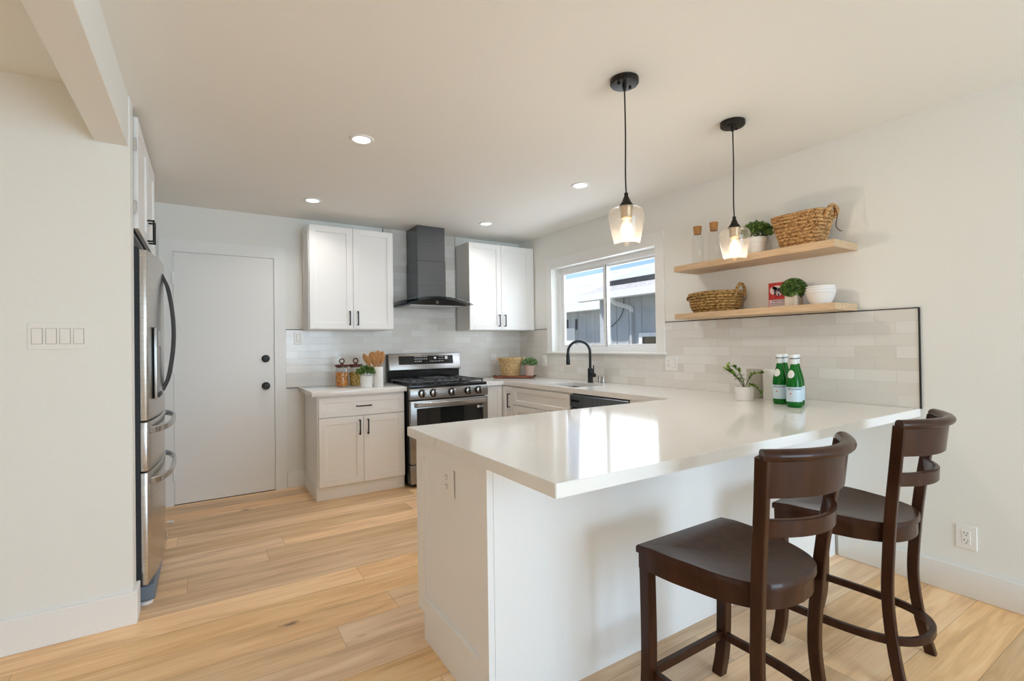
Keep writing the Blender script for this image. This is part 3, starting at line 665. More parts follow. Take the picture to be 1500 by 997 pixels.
for r_ in range(3):
    for c_ in range(3): box(t, (-1.10+c_*.02, .128-r_*.024, .0016), (-1.09+c_*.02, .133-r_*.024, .0022))
box(t, (-1.155, .105, .0016), (-1.13, .125, .0022)); box(t, (-1.03, .100, .0016), (-1.0, .132, .0022))
b = B(); merge(b, t, basis((0, slant(1.04), 1.04), (1, 0, 0), uz, un)); obj('display_symbols', b, m_screen, dsp, 0, 'stuff')
# grates
gy0, gy1 = RYF+.005, -.125
for i in range(3):
    gx0 = RX0+.018+i*.2545; gx1 = gx0+.250; bm = B(); z = .947
    for x in (gx0+.006, gx1-.006): sweep(bm, [(x, gy0, z), (x, gy1, z)], rect(.012, .014, .002))
    for y in (gy0+.006, (gy0+gy1)/2, gy1-.006): sweep(bm, [(gx0, y, z), (gx1, y, z)], rect(.012, .014, .002))
    cx = (gx0+gx1)/2
    for cy in (gy0+.13, gy1-.13):
        for k in range(4):
            a = PI/4+k*PI/2; sweep(bm, [(cx+.03*math.cos(a), cy+.03*math.sin(a), z+.003), (cx+.125*math.cos(a), cy+.125*math.sin(a), z)], rect(.010, .014, .002))
        sweep(bm, [(cx, cy-.11, z), (cx, cy-.03, z+.003)], rect(.010, .014)); sweep(bm, [(cx, cy+.03, z+.003), (cx, cy+.11, z)], rect(.010, .014))
    for x in (gx0+.008, gx1-.008):
        for y in (gy0+.01, gy1-.01): box(bm, (x-.006, y-.006, .921), (x+.006, y+.006, z-.003))
    obj('grate', bm, m_iron, rg, 30)
    if i != 1:
        for cy in (gy0+.13, gy1-.13):
            bm = B(); lathe(bm, [(0, .921), (.046, .921), (.046, .930), (.034, .932), (.034, .938), (0, .939)], (cx, cy, 0), 24); obj('burner', bm, m_iron, rg)
    else:
        bm = B(); box(bm, (gx0+.015, gy0+.30, .955), (gx1-.015, gy1-.01, .966), .004, 2); g = obj('griddle', bm, m_iron, rg); g['label'] = 'flat dark griddle plate'
        bm = B(); lathe(bm, [(0, .921), (.03, .921), (.05, .926), (.05, .934), (0, .936)], (cx, (gy0+gy1)/2, 0), 24); obj('burner', bm, m_iron, rg)

# ------------------------------------------------------------------ range hood
hd = thing('range_hood', 'black chimney range hood with curved glass visor above the range', 'range hood', (-1.255, -.25, 1.66))
obj('chimney_lower', plain_bx((-1.409, -.325, 1.735), (-1.107, -.0105, 2.13), .002), m_hood, hd)
obj('chimney_upper', plain_bx((-1.405, -.321, 2.13), (-1.111, -.0105, H-.001), .002), m_hood, hd)
HX, HW = -1.255, .385
def arc(s): return 1.700 + .072*(1-s*s)
bm = B(); n = 20; pts = [(HX-.305, 1.678)] + [(HX+.305*(-1+2*i/n), 1.690+.055*(1-(-1+2*i/n)**2)) for i in range(n+1)] + [(HX+.305, 1.678)]
prism(bm, pts, 0, .455, .0, 1, basis((0, -.0105, 0), (1, 0, 0), (0, 0, 1), (0, -1, 0)))
bmesh.ops.recalc_face_normals(bm, faces=bm.faces[:]); ca = obj('canopy', bm, m_enamel, hd, 30)
bm = B(); lathe(bm, [(.009, .4545), (.009, .458), (.0125, .458), (.0125, .4545)], (HX-.01, -.0105, 1.706), 24, RX); obj('button', bm, m_chrome, ca)
bm = B(); box(bm, (HX-.27, -.43, 1.672), (HX+.27, -.05, 1.6775)); obj('filter', bm, m_steel2, ca)
bm = B(); G = []
for i in range(25):
    s = -1+2*i/24; x = HX+.405*s; z = 1.694+.064*(1-s*s); yf = -.435-.055*(1-s*s)
    G.append((x, z, yf))
for i in range(24):
    (xa, za, ya), (xb, zb, yb) = G[i], G[i+1]
    quad = [(xa, -.012, za), (xb, -.012, zb), (xb, yb, zb), (xa, ya, za)]
    lo = [bm.verts.new(q) for q in quad]; hi = [bm.verts.new((q[0], q[1], q[2]+.006)) for q in quad]
    bm.faces.new(lo[::-1]); bm.faces.new(hi); bm.faces.new((lo[2], lo[3], hi[3], hi[2])); bm.faces.new((lo[0], lo[1], hi[1], hi[0]))
    if i == 0: bm.faces.new((lo[3], lo[0], hi[0], hi[3]))
    if i == 23: bm.faces.new((lo[1], lo[2], hi[2], hi[1]))
bmesh.ops.remove_doubles(bm, verts=bm.verts[:], dist=1e-5); obj('glass_visor', bm, m_visor, hd, 30)

# ------------------------------------------------------------------ electrical plates
def plate(name, label, cat, c, u, n, w, h, kind, group=None):
    c, u, n = Vector(c), Vector(u), Vector(n); z = Vector((0, 0, 1)); t = thing(name, label, cat, c, group); Mx = basis(c, u, z, n)
    def part(nm, bx, m, par, bev=.0015):
        q = B()
        for a, b in bx: box(q, a, b, bev)
        b2 = B(); merge(b2, q, Mx); bmesh.ops.recalc_face_normals(b2, faces=b2.faces[:]); return obj(nm, b2, m, par)
    part('wall_plate', [((-w/2, -h/2, 0), (w/2, h/2, .006))], m_plate, t, .002)
    gangs = kind
    for i, g in enumerate(gangs):
        x = (i-(len(gangs)-1)/2)*.046
        if g == 'r':
            part('rocker_gap', [((x-.0185, -.035, .0055), (x+.0185, .035, .0066))], m_trimgap, t, 0)
            q = B(); prism(q, [(-.0335, .0062), (-.0335, .008), (0, .0095), (.0335, .012), (.0335, .0062)], x-.0165, x+.0165, .0008, 1, Matrix(((0, 0, 1, 0), (1, 0, 0, 0), (0, 1, 0, 0), (0, 0, 0, 1))))
            b2 = B(); merge(b2, q, Mx); bmesh.ops.recalc_face_normals(b2, faces=b2.faces[:]); obj('rocker', b2, m_plate, t)
        else:
            f = part('receptacle', [((x-.0165, -.0335, .005), (x+.0165, .0335, .0085))], m_plate, t)
            sl = []
            for zc in (.018, -.018):
                sl += [((x-.0085, zc-.001, .0075), (x-.006, zc+.009, .0092)), ((x+.0055, zc-.001, .0075), (x+.0075, zc+.008, .0092)), ((x-.002, zc-.0105, .0075), (x+.0025, zc-.006, .0092))]
            part('slot', sl, m_slot, f, 0)
    return t
m_trimgap = mat('plate_shadow_line', (.35, .34, .33), .6)
OG = 'white electrical plates'
plate('light_switch', 'four-gang white rocker switch plate on the left partition wall', 'light switch', (-3.742, -1.985, 1.347), (1, 0, 0), (0, -1, 0), .200, .118, 'rrrr', OG)
plate('power_outlet', 'white power outlet low on the cream wall right of the stools', 'power outlet', (0, -4.033, .294), (0, -1, 0), (-1, 0, 0), .080, .118, 'o', OG)
plate('power_outlet', 'white power outlet on the peninsula end panel', 'power outlet', (-2.381, -3.112, .745), (0, -1, 0), (-1, 0, 0), .105, .118, 'o', OG)
plate('light_switch', 'white switch plate on tile under the left upper cabinet', 'light switch', (-2.458, -.009, 1.370), (1, 0, 0), (0, -1, 0), .072, .118, 'r', OG)
plate('power_outlet', 'white outlet plate on tile between the range and the corner basket', 'power outlet', (-.620, -.009, 1.114) if False else (-.378, -.009, 1.114), (1, 0, 0), (0, -1, 0), .072, .118, 'o', OG)
plate('power_outlet', 'white outlet plate on tile left of the window sill', 'power outlet', (-.009, -.511, 1.098), (0, -1, 0), (-1, 0, 0), .072, .118, 'o', OG)
plate('power_outlet', 'double white outlet plate on tile right of the window', 'power outlet', (-.009, -2.246, 1.112), (0, -1, 0), (-1, 0, 0), .118, .118, 'or', OG)

# ------------------------------------------------------------------ floating shelves and what stands on them
def shelf(z0, z1, label):
    t = thing('floating_shelf', label, 'shelf', (-.135, -3.04, z0), 'floating oak shelves')
    bm = B(); box(bm, (-.270, -3.580, z0), (-.0005 if z0 > 1.5 else -.0125, -2.497, z1), .0015); obj('board', bm, m_oak, t); return t
ZU, ZL = 1.8386, 1.4890
shelf(1.796, ZU, 'upper oak floating shelf on the cream wall'); shelf(1.4495, ZL, 'lower oak floating shelf resting just above the tile')
for x, y, w in ((-.15, -2.616, 'left one, nearer the window'), (-.15, -2.751, 'right one, nearer the pendant')):
    t = thing('glass_bottle', 'clear glass bottle with cork stopper on the upper shelf, '+w, 'bottle', (x, y, ZU), 'cork-topped glass bottles')
    bm = B(); z = ZU+.0005
    lathe(bm, [(0, z), (.035, z), (.038, z+.004), (.038, z+.190), (.035, z+.204), (.0275, z+.212), (.0265, z+.232), (.028, z+.235)], (x, y, 0), 28); obj('glass_body', bm, m_glass, t, 50)
    bm = B(); lathe(bm, [(0, z+.225), (.0245, z+.225), (.0262, z+.236), (.0300, z+.280), (.029, z+.283), (0, z+.284)], (x, y, 0), 24); obj('cork', bm, m_cork, t)

def pot(bm, c, r0, r1, h, th=.006, rim=0.0, seg=32):
    p = [(0, 0), (r0-.003, 0), (r0, .003), (r1, h-rim)]
    if rim: p += [(r1+.006, h-rim), (r1+.007, h)]
    p += [(r1-.001 if not rim else r1+.005, h), (r1-th, h-.003), (r1-th, h-.012), (0, h-.012)]
    return lathe(bm, p, c, seg)
t = thing('potted_plant', 'bushy green plant in a white rimmed pot on the upper shelf', 'potted plant', (-.15, -3.062, ZU))
bm = B(); pot(bm, (-.15, -3.062, ZU+.0005), .052, .062, .112, rim=.03); obj('pot', bm, m_matte, t)
bm = foliage((-.15, -3.066, ZU+.145), .098, 620, .036, .012, 11, z_sq=.72); obj('foliage', bm, m_leafd, t, 0)

def sup(a, A, Bq, sq):
    ca, sa = math.cos(a), math.sin(a)
    return A*math.copysign(abs(ca)**(2/sq), ca), Bq*math.copysign(abs(sa)**(2/sq), sa)
def rope_ring(bm, c, a, b, z, r, sq=2.6, n=66, wob=0, tw=24, off=0.0):
    # two twisted strands laid round a superellipse
    base = []
    for i in range(721):
        x, y = sup(2*PI*i/720, a, b, sq); base.append(Vector((x, y, 0)))
    cum = [0]
    for p, q in zip(base, base[1:]): cum.append(cum[-1]+(q-p).length)
    nn_ = n*2; P = []; k = 0
    for i in range(nn_):
        d = cum[-1]*i/nn_
        while cum[k+1] < d: k += 1
        P.append(base[k].lerp(base[k+1], (d-cum[k])/max(1e-9, cum[k+1]-cum[k])))
    for ph in (0, PI):
        pts = []
        for i, p in enumerate(P):
            t_ = (P[(i+1) % nn_]-P[i-1]).normalized(); nrm = Vector((t_.y, -t_.x, 0)); w_ = 2*PI*i/nn_*tw+ph+off
            q = p + nrm*(r*.55*math.cos(w_)); ang_ = 2*PI*i/nn_
            pts.append((c[0]+q.x, c[1]+q.y, c[2]+z+r*.55*math.sin(w_)+wob*math.cos(2*ang_)))
        tube(bm, pts, r*.62, 6, True)
    return bm
def basket(bm, c, size, h, rows, sq=2.6, tw=24, wob=0.0):
    """rows of twisted rope stacked up a profile; size(f) -> half axes; plus an inner liner and floor"""
    r = h/rows/2*1.06
    for k in range(rows):
        f = (k+.5)/rows; A, Bq = size(f); rope_ring(bm, c, A-r, Bq-r, h*f, r, sq, 66, wob*f, tw, PI*(k % 2)/2)
    nc = 64; rings = []
    for f in (0.02, .1, .3, .6, .97):
        A, Bq = size(f); rings.append([bm.verts.new((c[0]+sup(2*PI*i/nc, A-r*1.3, Bq-r*1.3, sq)[0], c[1]+sup(2*PI*i/nc, A-r*1.3, Bq-r*1.3, sq)[1], c[2]+h*f)) for i in range(nc)])
    for A_, B_ in zip(rings, rings[1:]):
        for i in range(nc): bm.faces.new((A_[i], A_[(i+1) % nc], B_[(i+1) % nc], B_[i]))
    bm.faces.new(rings[0]); return bm
# tapered rectangular basket, long axis along the wall (y)
c = (-.150, -3.352, ZU+.001)
t = thing('wicker_basket', 'tapered wicker basket with loop handles at the near end of the upper shelf', 'basket', c, 'woven baskets on the shelves')
bm = B(); basket(bm, c, lambda f: (.075+.032*f, .114+.048*f), .186, 9, 4.5, 26); obj('woven_body', bm, m_wick, t, 60)
bm = B(); rope_ring(bm, c, .100, .153, .190, .008, 4.5, 80, 0, 34); obj('rim', bm, m_wick, t, 60)
for s in (-1,):
    bm = B(); yb = c[1]+s*.154
    tube(bm, spline([(c[0]-.052, yb, c[2]+.15), (c[0]-.046, yb+s*.016, c[2]+.190), (c[0], yb+s*.018, c[2]+.212), (c[0]+.046, yb+s*.016, c[2]+.190), (c[0]+.052, yb, c[2]+.15)], 6), .013, 8); obj('handle', bm, m_wick, t, 60)
bm = B(); yb = c[1]-.186; tube(bm, spline([(c[0]-.02, yb, c[2]+.205), (c[0]-.015, yb-.012, c[2]+.15), (c[0]-.018, yb-.006, c[2]+.09), (c[0]-.012, yb-.022, c[2]+.06), (c[0]-.010, yb-.034, c[2]+.055)], 6), .0025, 6); st = obj('cord_end', bm, m_lid, t); st['label'] = 'loose dark cord end'
# oval basket on the lower shelf
c = (-.150, -2.752, ZL+.001)
t = thing('wicker_basket', 'oval braided wicker basket on the lower shelf', 'basket', c, 'woven baskets on the shelves')
bm = B(); basket(bm, c, lambda f: ((.096+.014*f)*(.80+.20*min(1, (f/.35))**.5), (.172+.025*f)*(.86+.14*min(1, (f/.35))**.5)), .132, 7, 3.0, 34, .004); obj('woven_body', bm, m_wick2, t, 60)
bm = B(); rope_ring(bm, c, .100, .187, .133, .0085, 3.0, 80, .004, 40); obj('rim', bm, m_wick2, t, 60)
for s, zt_ in ((-1, .180), (1, .140)):
    bm = B(); yb = c[1]+s*.186
    tube(bm, spline([(c[0]-.050, yb, c[2]+.10), (c[0]-.042, yb+s*.010, c[2]+zt_-.030), (c[0], yb+s*.012, c[2]+zt_), (c[0]+.042, yb+s*.010, c[2]+zt_-.030), (c[0]+.050, yb, c[2]+.10)], 6), .0105, 8); obj('handle', bm, m_wick2, t, 60)

# red box
bx_c = (-.065, -3.166, ZL+.0005)
t = thing('red_box', 'red printed food box standing behind the round topiary on the lower shelf', 'box', bx_c)
y0, y1, x0, x1, z0 = -3.228, -3.104, -.095, -.040, bx_c[2]
obj('carton', plain_bx((x0, y0, z0), (x1, y1, z0+.165), .002), m_red, t)
fx = x0-.0006
def on_front(name, boxes, m, discs=()):
    b = B()
    for (ya, za, yb, zb, d) in boxes: box(b, (x0+.0002, ya, z0+za), (x0-.0004-d*.0004, yb, z0+zb))
    for (yc, zc, ry, rz, d) in discs:
        tmp = B(); lathe(tmp, [(0, 0), (1, 0), (1, .0004), (0, .0004)], seg=24); merge(b, tmp, basis((x0-.0003-d*.0004, yc, z0+zc), (0, ry, 0), (0, 0, rz), (-1, 0, 0)))
    bmesh.ops.recalc_face_normals(b, faces=b.faces[:]); return obj(name, b, m, t, 0)
on_front('label_panel', [(-3.222, .012, -3.110, .056, 0)], m_pink)
on_front('picture', [], m_pink, [(-3.140, .115, .026, .026, 0), (-3.172, .095, .018, .016, 0), (-3.160, .132, .03, .014, 0)])
on_front('picture', [(-3.176, .075, -3.166, .095, 1), (-3.150, .090, -3.142, .105, 1)], m_redpic, [(-3.150, .112, .010, .009, 1), (-3.172, .118, .011, .013, 1), (-3.190, .105, .012, .012, 1), (-3.148, .092, .008, .006, 1)])
q = text_mesh('THEATER', .020); b = B(); merge(b, q, basis((x0-.0012, -3.166, z0+.046), (0, -1, 0), (0, 0, 1), (-1, 0, 0)))
for k in range(2):
    for j in range(9): box(b, (x0-.0012, -3.118-j*.0115, z0+.030-k*.010), (x0-.0002, -3.126-j*.0115, z0+.034-k*.010))
obj('lettering', b, m_ink, t, 0)
# topiary
pc = (-.175, -3.306, ZL+.0005)
t = thing('topiary', 'round clipped green topiary in a pale ribbed square pot on the lower shelf', 'potted plant', pc)
bm = B(); prism(bm, [(-.036, -.036), (.036, -.036), (.042, .042) if False else (.036, .036), (-.036, .036)], 0, .078, .003, 2, Matrix.Translation(Vector(pc))); obj('pot', bm, m_cement, t)
bm = foliage((pc[0], pc[1], pc[2]+.108), .070, 1300, .017, .008, 5, mode='ball', z_sq=.86); lathe(bm, [(0, .050), (.045, .062), (.058, .105), (.045, .148), (0, .162)], (pc[0], pc[1], pc[2]), 16); obj('foliage', bm, m_leafd, t, 0)
# nested bowls
for k, w in enumerate(('largest, at the bottom', 'in the middle', 'smallest, on top')):
    z = ZL+.0005+k*.0145; s = 1-.035*k; bm = B(); h = .078
    lathe(bm, [(0, .003), (.042, .003), (.044, 0), (.050, 0), (.0515, .005), (.066*s, .034), (.0785*s, h-.006), (.081*s, h-.004), (.081*s, h), (.0775*s, h), (.063*s, .037), (.044, .010), (0, .009)], (-.150, -3.447, z), 40)
    tag(obj('bowl', bm, m_ceramic, None, 50), 'white ceramic bowl nested in a stack on the lower shelf, '+w, 'bowl', 'nested white bowls')

# ------------------------------------------------------------------ items on the peninsula counter by the wall
ZC = .9145
c = (-.345, -3.085, ZC)
t = thing('potted_plant', 'small lime-green trailing plant in a white cup pot on the peninsula counter', 'potted plant', c)
bm = B(); pot(bm, c, .052, .056, .086, .004); obj('pot', bm, m_ceramic, t)
bm = B(); lf = B(); R = random.Random(21)
cur = [[(0, 0, .075), (-.010, .018, .12), (-.045, .050, .165), (-.075, .085, .195)], [(0, 0, .075), (.0, .01, .13), (-.02, .03, .185), (-.05, .045, .215)], [(.005, 0, .075), (.02, -.015, .13), (.05, -.035, .165), (.09, -.075, .170)], [(.01, -.005, .075), (.02, -.03, .095), (.012, -.075, .080), (.0, -.11, .045)], [(0, .005, .075), (-.02, .03, .13), (-.05, .06, .18), (-.03, .09, .215)]]
for p in cur:
    pts = spline([(c[0]+a, c[1]+b, c[2]+d) for a, b, d in p], 7); tube(bm, pts, .0025, 6)
    for i, q in enumerate(pts[6:]):
        for s in (-1, 1):
            d = Vector((R.uniform(-1, 1), R.uniform(-1, 1), R.uniform(-.2, .7))).normalized(); sd = d.cross(Vector((0, 0, 1))).normalized(); l = R.uniform(.018, .03); w = l*.38
            nn = d.cross(sd)
            lf.faces.new([lf.verts.new(x) for x in (q, q+d*l*.35+sd*w, q+d*l*.75+sd*w*.8, q+d*l+nn*.002, q+d*l*.75-sd*w*.8, q+d*l*.35-sd*w)])
obj('stem', bm, m_stem, t); obj('foliage', lf, m_leafl, t, 0)
bm = B(); pot(bm, (-.165, -3.045, ZC), .050, .050, .186, .005); tag(obj('canister', bm, m_greypot, None, 50), 'tall grey stone canister behind the trailing plant', 'canister', 'canisters on the peninsula counter')
bm = B(); pot(bm, (-.178, -3.159, ZC), .046, .046, .186, .005); tag(obj('canister', bm, m_matte, None, 50), 'tall off-white canister between the grey canister and green bottles', 'canister', 'canisters on the peninsula counter')
BP = [(-.352, -3.312, 'front bottle of the left pair'), (-.263, -3.290, 'rear bottle of the left pair, mostly hidden'), (-.437, -3.437, 'frontmost, with its full label facing the room'), (-.350, -3.405, 'rear bottle of the right pair')]
def wrap_text(s, size, R_, z, ang):
    t_ = text_mesh(s, size, .0002)
    for v in t_.verts:
        a = ang + v.co.x/R_; r_ = R_ + v.co.z; zz = v.co.y; v.co = Vector((r_*math.cos(a), r_*math.sin(a), z+zz))
    return t_
VA = math.atan2(-4.89+3.40, -3.2+.40)    # bottles' labels face the room
b0 = None
for i, (x, y, w) in enumerate(BP):
    lab = 'green glass water bottle on the peninsula counter, '+w
    if b0 is None:
        b0 = thing('water_bottle', lab, 'bottle', (0, 0, 0), 'green water bottles'); t = b0
        bm = B(); lathe(bm, [(0, .006), (.022, .004), (.034, 0), (.0385, .006), (.039, .020), (.039, .130), (.037, .150), (.029, .185), (.0205, .215), (.0160, .240), (.0150, .252), (.0165, .254), (.0165, .260), (0, .262)], seg=36); obj('glass_body', bm, m_bottle, t, 50)
        bm = B(); lathe(bm, [(.0155, .236), (.0172, .238), (.0176, .262), (.0205, .264), (.0205, .286), (.019, .289), (0, .290)], seg=30); cp = obj('cap', bm, m_labelw, t, 50)
        bm = B(); lathe(bm, [(.0208, .266), (.0208, .271)], seg=30); obj('cap_band', bm, m_ink, cp)
        bm = B(); lathe(bm, [(.0392, .032), (.0396, .032), (.0396, .112), (.0392, .112)], seg=40); lb = obj('label', bm, m_label, t, 50)
        bm = B(); tmp = wrap_text('S.PELLEGRINO', .0125, .0399, .101, VA); merge(bm, tmp)
        obj('lettering', bm, m_ink, lb, 0)
        bm = B(); st = [((.006 if k % 2 == 0 else .0026)*math.sin(k*PI/5), (.006 if k % 2 == 0 else .0026)*math.cos(k*PI/5)) for k in range(10)]
        tmp = B(); prism(tmp, st, -.0001, .0004); 
        for v in tmp.verts:
            a = VA-.45+v.co.x/.0399; v.co = Vector(((.0399+v.co.z)*math.cos(a), (.0399+v.co.z)*math.sin(a), .076+v.co.y))
        merge(bm, tmp); obj('star', bm, m_star, lb, 0)
        # oval neck label hugging the shoulder
        bm = B(); nu, nv = 10, 10; G = []
        for iu in range(nu+1):
            rr = iu/nu; G.append([])
            for iv in range(20):
                th = 2*PI*iv/20; dz = .022*rr*math.sin(th); da = .62*rr*math.cos(th); zz = .183+dz
                prof = [(.130, .039), (.150, .037), (.185, .029), (.215, .0205), (.240, .016)]
                for (za, ra), (zb, rb) in zip(prof, prof[1:]):
                    if za <= zz <= zb: r_ = ra+(rb-ra)*(zz-za)/(zb-za)
                a = VA-.55+da; G[-1].append(bm.verts.new(((r_+.0012)*math.cos(a), (r_+.0012)*math.sin(a), zz)))
        for A, Bb in zip(G[1:], G[2:]):
            for k in range(20): bm.faces.new((A[k], A[(k+1) % 20], Bb[(k+1) % 20], Bb[k]))
        bm.faces.new(G[1]); 
        for v in G[0]: bm.verts.remove(v)
        bmesh.ops.recalc_face_normals(bm, faces=bm.faces[:]); obj('neck_label', bm, m_labelw, t, 50)
        o = b0
    else:
        o = copy_tree(b0); o['label'] = lab
    o.location = (x, y, ZC)

# ------------------------------------------------------------------ items left of the range
def pasta_jar(c, label, pm, seed, form):
    t = thing('pasta_jar', label, 'jar', c, 'pasta jars')
    x, y, z = c; bm = B(); lathe(bm, [(0, z), (.056, z), (.060, z+.004), (.060, z+.150), (.052, z+.170), (.052, z+.184), (.0505, z+.184), (.0505, z+.169), (.058, z+.149), (.058, z+.006), (0, z+.004)], (x, y, 0), 36); obj('glass_body', bm, m_glass, t, 50)
    R = random.Random(seed); bm = B()
    for k in range(230):
        a = R.uniform(0, 2*PI); rr = .0525*math.sqrt(R.uniform(.45, 1)); p = Vector((x+rr*math.cos(a), y+rr*math.sin(a), z+R.uniform(.014, .130)))
        d = Vector((R.uniform(-1, 1), R.uniform(-1, 1), R.uniform(-1, 1))).normalized(); L_ = .008 if form else .010
        s_ = d.cross(Vector((.3, .5, .8))).normalized()
        if form: sweep(bm, [p-d*L_, p, p+d*L_], circ(.0042, 6))
        else: sweep(bm, [p-d*L_, p+s_*.004, p+d*L_], circ(.0052, 6))
    lathe(bm, [(0, z+.006), (.051, z+.006), (.051, z+.12), (0, z+.130)], (x, y, 0), 18)
    o = obj('pasta', bm, pm, t, 60); o['kind'] = 'stuff'
    bm = B(); lathe(bm, [(0, z+.176), (.0495, z+.176), (.0495, z+.1845), (.060, z+.1845), (.062, z+.188), (.062, z+.199), (.058, z+.203), (.018, z+.205), (.013, z+.214), (0, z+.216)], (x, y, 0), 30); ld = obj('lid', bm, m_lid, t, 40)
    bm = B(); zc = z+.236; pts = [(x+.021*math.cos(2*PI*i/24), y, zc+.021*math.sin(2*PI*i/24)) for i in range(24)]; tube(bm, pts, .0062, 10, True); obj('ring_handle', bm, m_lid, ld, 60)
pasta_jar((-2.121, -.230, ZC), 'glass jar of orange pasta with dark ring-top lid, left of the pair', m_pasta, 1, 0)
pasta_jar((-1.997, -.235, ZC), 'glass jar of yellow-green pasta with dark ring-top lid, right of the pair', m_pasta2, 2, 1)
c = (-1.958, -.455, ZC)
t = thing('potted_herb', 'leafy green herb in a white cylinder pot in front of the pasta jars', 'potted plant', c)
bm = B(); pot(bm, c, .053, .057, .108, .004); obj('pot', bm, m_ceramic, t)
bm = foliage((c[0], c[1], c[2]+.135), .088, 520, .040, .011, 31, z_sq=.62); obj('foliage', bm, m_leafm, t, 0)
c = (-1.858, -.480, ZC)
bm = B(); lathe(bm, [(0, 0), (.040, 0), (.043, .003), (.043, .180), (.042, .182), (.0395, .180), (.0395, .008), (0, .006)], c, 36)
tag(obj('utensil_crock', bm, m_ceramic, None, 50), 'tall white ceramic crock holding wooden spoons beside the range', 'crock')
UT = [(-.130, .01, .062, 'spoon', 'leaning furthest left'), (-.078, -.02, .080, 'spoon', 'second from the left'), (-.045, .02, .066, 'spatula', 'broad-bladed, near the middle'), (-.018, -.015, .088, 'spoon', 'tall one in the middle'), (.012, .02, .050, 'spatula', 'narrow one right of the middle'), (.040, -.01, .075, 'spoon', 'leaning furthest right')]
for dx_, dy_, rr, kind_, w in UT:
    z0_, top = .010, .330-.2*abs(dx_)
    p0 = Vector((c[0]-dx_*.20, c[1]-dy_*.3, c[2]+z0_)); p1 = Vector((c[0]+dx_, c[1]+dy_, c[2]+top)); 
    # pass inside the rim
    d = (p1-p0).normalized(); bm = B(); Lh = (p1-p0).length
    N_ = 14; sect = []
    side = d.cross(Vector((0.55, .83, 0))).normalized(); nn = side.cross(d).normalized()
    rings = []
    for k in range(N_+1):
        f = k/N_; p = p0+d*Lh*f
        if f < .62: w_, h_ = .0055, .0055
        else:
            g = (f-.62)/.38
            w_ = .0055+(.023 if kind_ == 'spoon' else .019)*math.sin(PI*min(1, g*.93))**.8 if kind_ == 'spoon' else .0055+.016*min(1, g*2.2)
            h_ = .005
            if k == N_: w_ *= .55
        rings.append([bm.verts.new(p+side*w_*math.cos(2*PI*j/10)+nn*h_*math.sin(2*PI*j/10)) for j in range(10)])
    for A, Bb in zip(rings, rings[1:]):
        for j in range(10): bm.faces.new((A[j], A[(j+1) % 10], Bb[(j+1) % 10], Bb[j]))
    bm.faces.new(rings[0]); bm.faces.new(rings[-1]); bmesh.ops.recalc_face_normals(bm, faces=bm.faces[:])
    tag(obj('wooden_'+kind_, bm, m_spoon, None, 60), 'wooden '+kind_+' standing in the white crock, '+w, kind_, 'utensils in the crock')

# ------------------------------------------------------------------ items in the back corner
t = thing('cutting_board', 'dark red-brown wooden cutting board in the back corner under the basket', 'cutting board', (-.30, -.30, ZC))
ang = -.77; Mb = Matrix.Translation(Vector((-.300, -.345, ZC))) @ Matrix.Rotation(ang, 4, 'Z')
bm = B(); q = B(); box(q, (-.215, -.115, .006), (.215, .115, .024), .003, 2); merge(bm, q, Mb); obj('slab', bm, m_board, t)
for sx in (-1, 1):
    bm = B(); q = B(); sweep(q, spline([(sx*.214, -.045, .018), (sx*.235, -.040, .022), (sx*.240, 0, .022), (sx*.235, .040, .022), (sx*.214, .045, .018)], 5), circ(.005, 8)); merge(bm, q, Mb); obj('handle', bm, m_bronze, t)
    for sy in (-1, 1):
        bm = B(); q = B(); lathe(q, [(0, 0), (.010, 0), (.010, .0062), (0, .0062)], (sx*.19, sy*.09, 0), 12); merge(bm, q, Mb); obj('foot', bm, m_bronze, t)
ZB = ZC+.0245
c = (-.325, -.300, ZB)
t = thing('wicker_basket', 'pale round wicker basket on the cutting board in the corner', 'basket', c)
bm = B(); basket(bm, c, lambda f: (.104+.030*f, .104+.030*f), .190, 12, 2.0, 22); obj('woven_body', bm, m_wick3, t, 60)
bm = B(); rope_ring(bm, c, .127, .127, .192, .007, 2.0, 66, 0, 30); obj('rim', bm, m_wick3, t, 60)
for a in (2.6, 2.6+PI):
    bm = B(); ca, sa = math.cos(a), math.sin(a); tx, ty = -sa, ca; r = .122
    tube(bm, spline([(c[0]+ca*r+tx*.035, c[1]+sa*r+ty*.035, c[2]+.150), (c[0]+ca*(r+.022)+tx*.028, c[1]+sa*(r+.022)+ty*.028, c[2]+.185), (c[0]+ca*(r+.028), c[1]+sa*(r+.028), c[2]+.200), (c[0]+ca*(r+.022)-tx*.028, c[1]+sa*(r+.022)-ty*.028, c[2]+.185), (c[0]+ca*r-tx*.035, c[1]+sa*r-ty*.035, c[2]+.150)], 5), .007, 8); obj('handle', bm, m_wick3, t, 60)
c = (-.190, -.475, ZB)
t = thing('potted_succulent', 'pale green leafy plant in a pink clay pot beside the corner basket', 'potted plant', c)
bm = B(); pot(bm, c, .044, .054, .112, .005, rim=.022); obj('pot', bm, m_pinkpot, t)
bm = foliage((c[0], c[1], c[2]+.135), .080, 330, .052, .020, 41, z_sq=.62); obj('foliage', bm, m_leafs, t, 0)

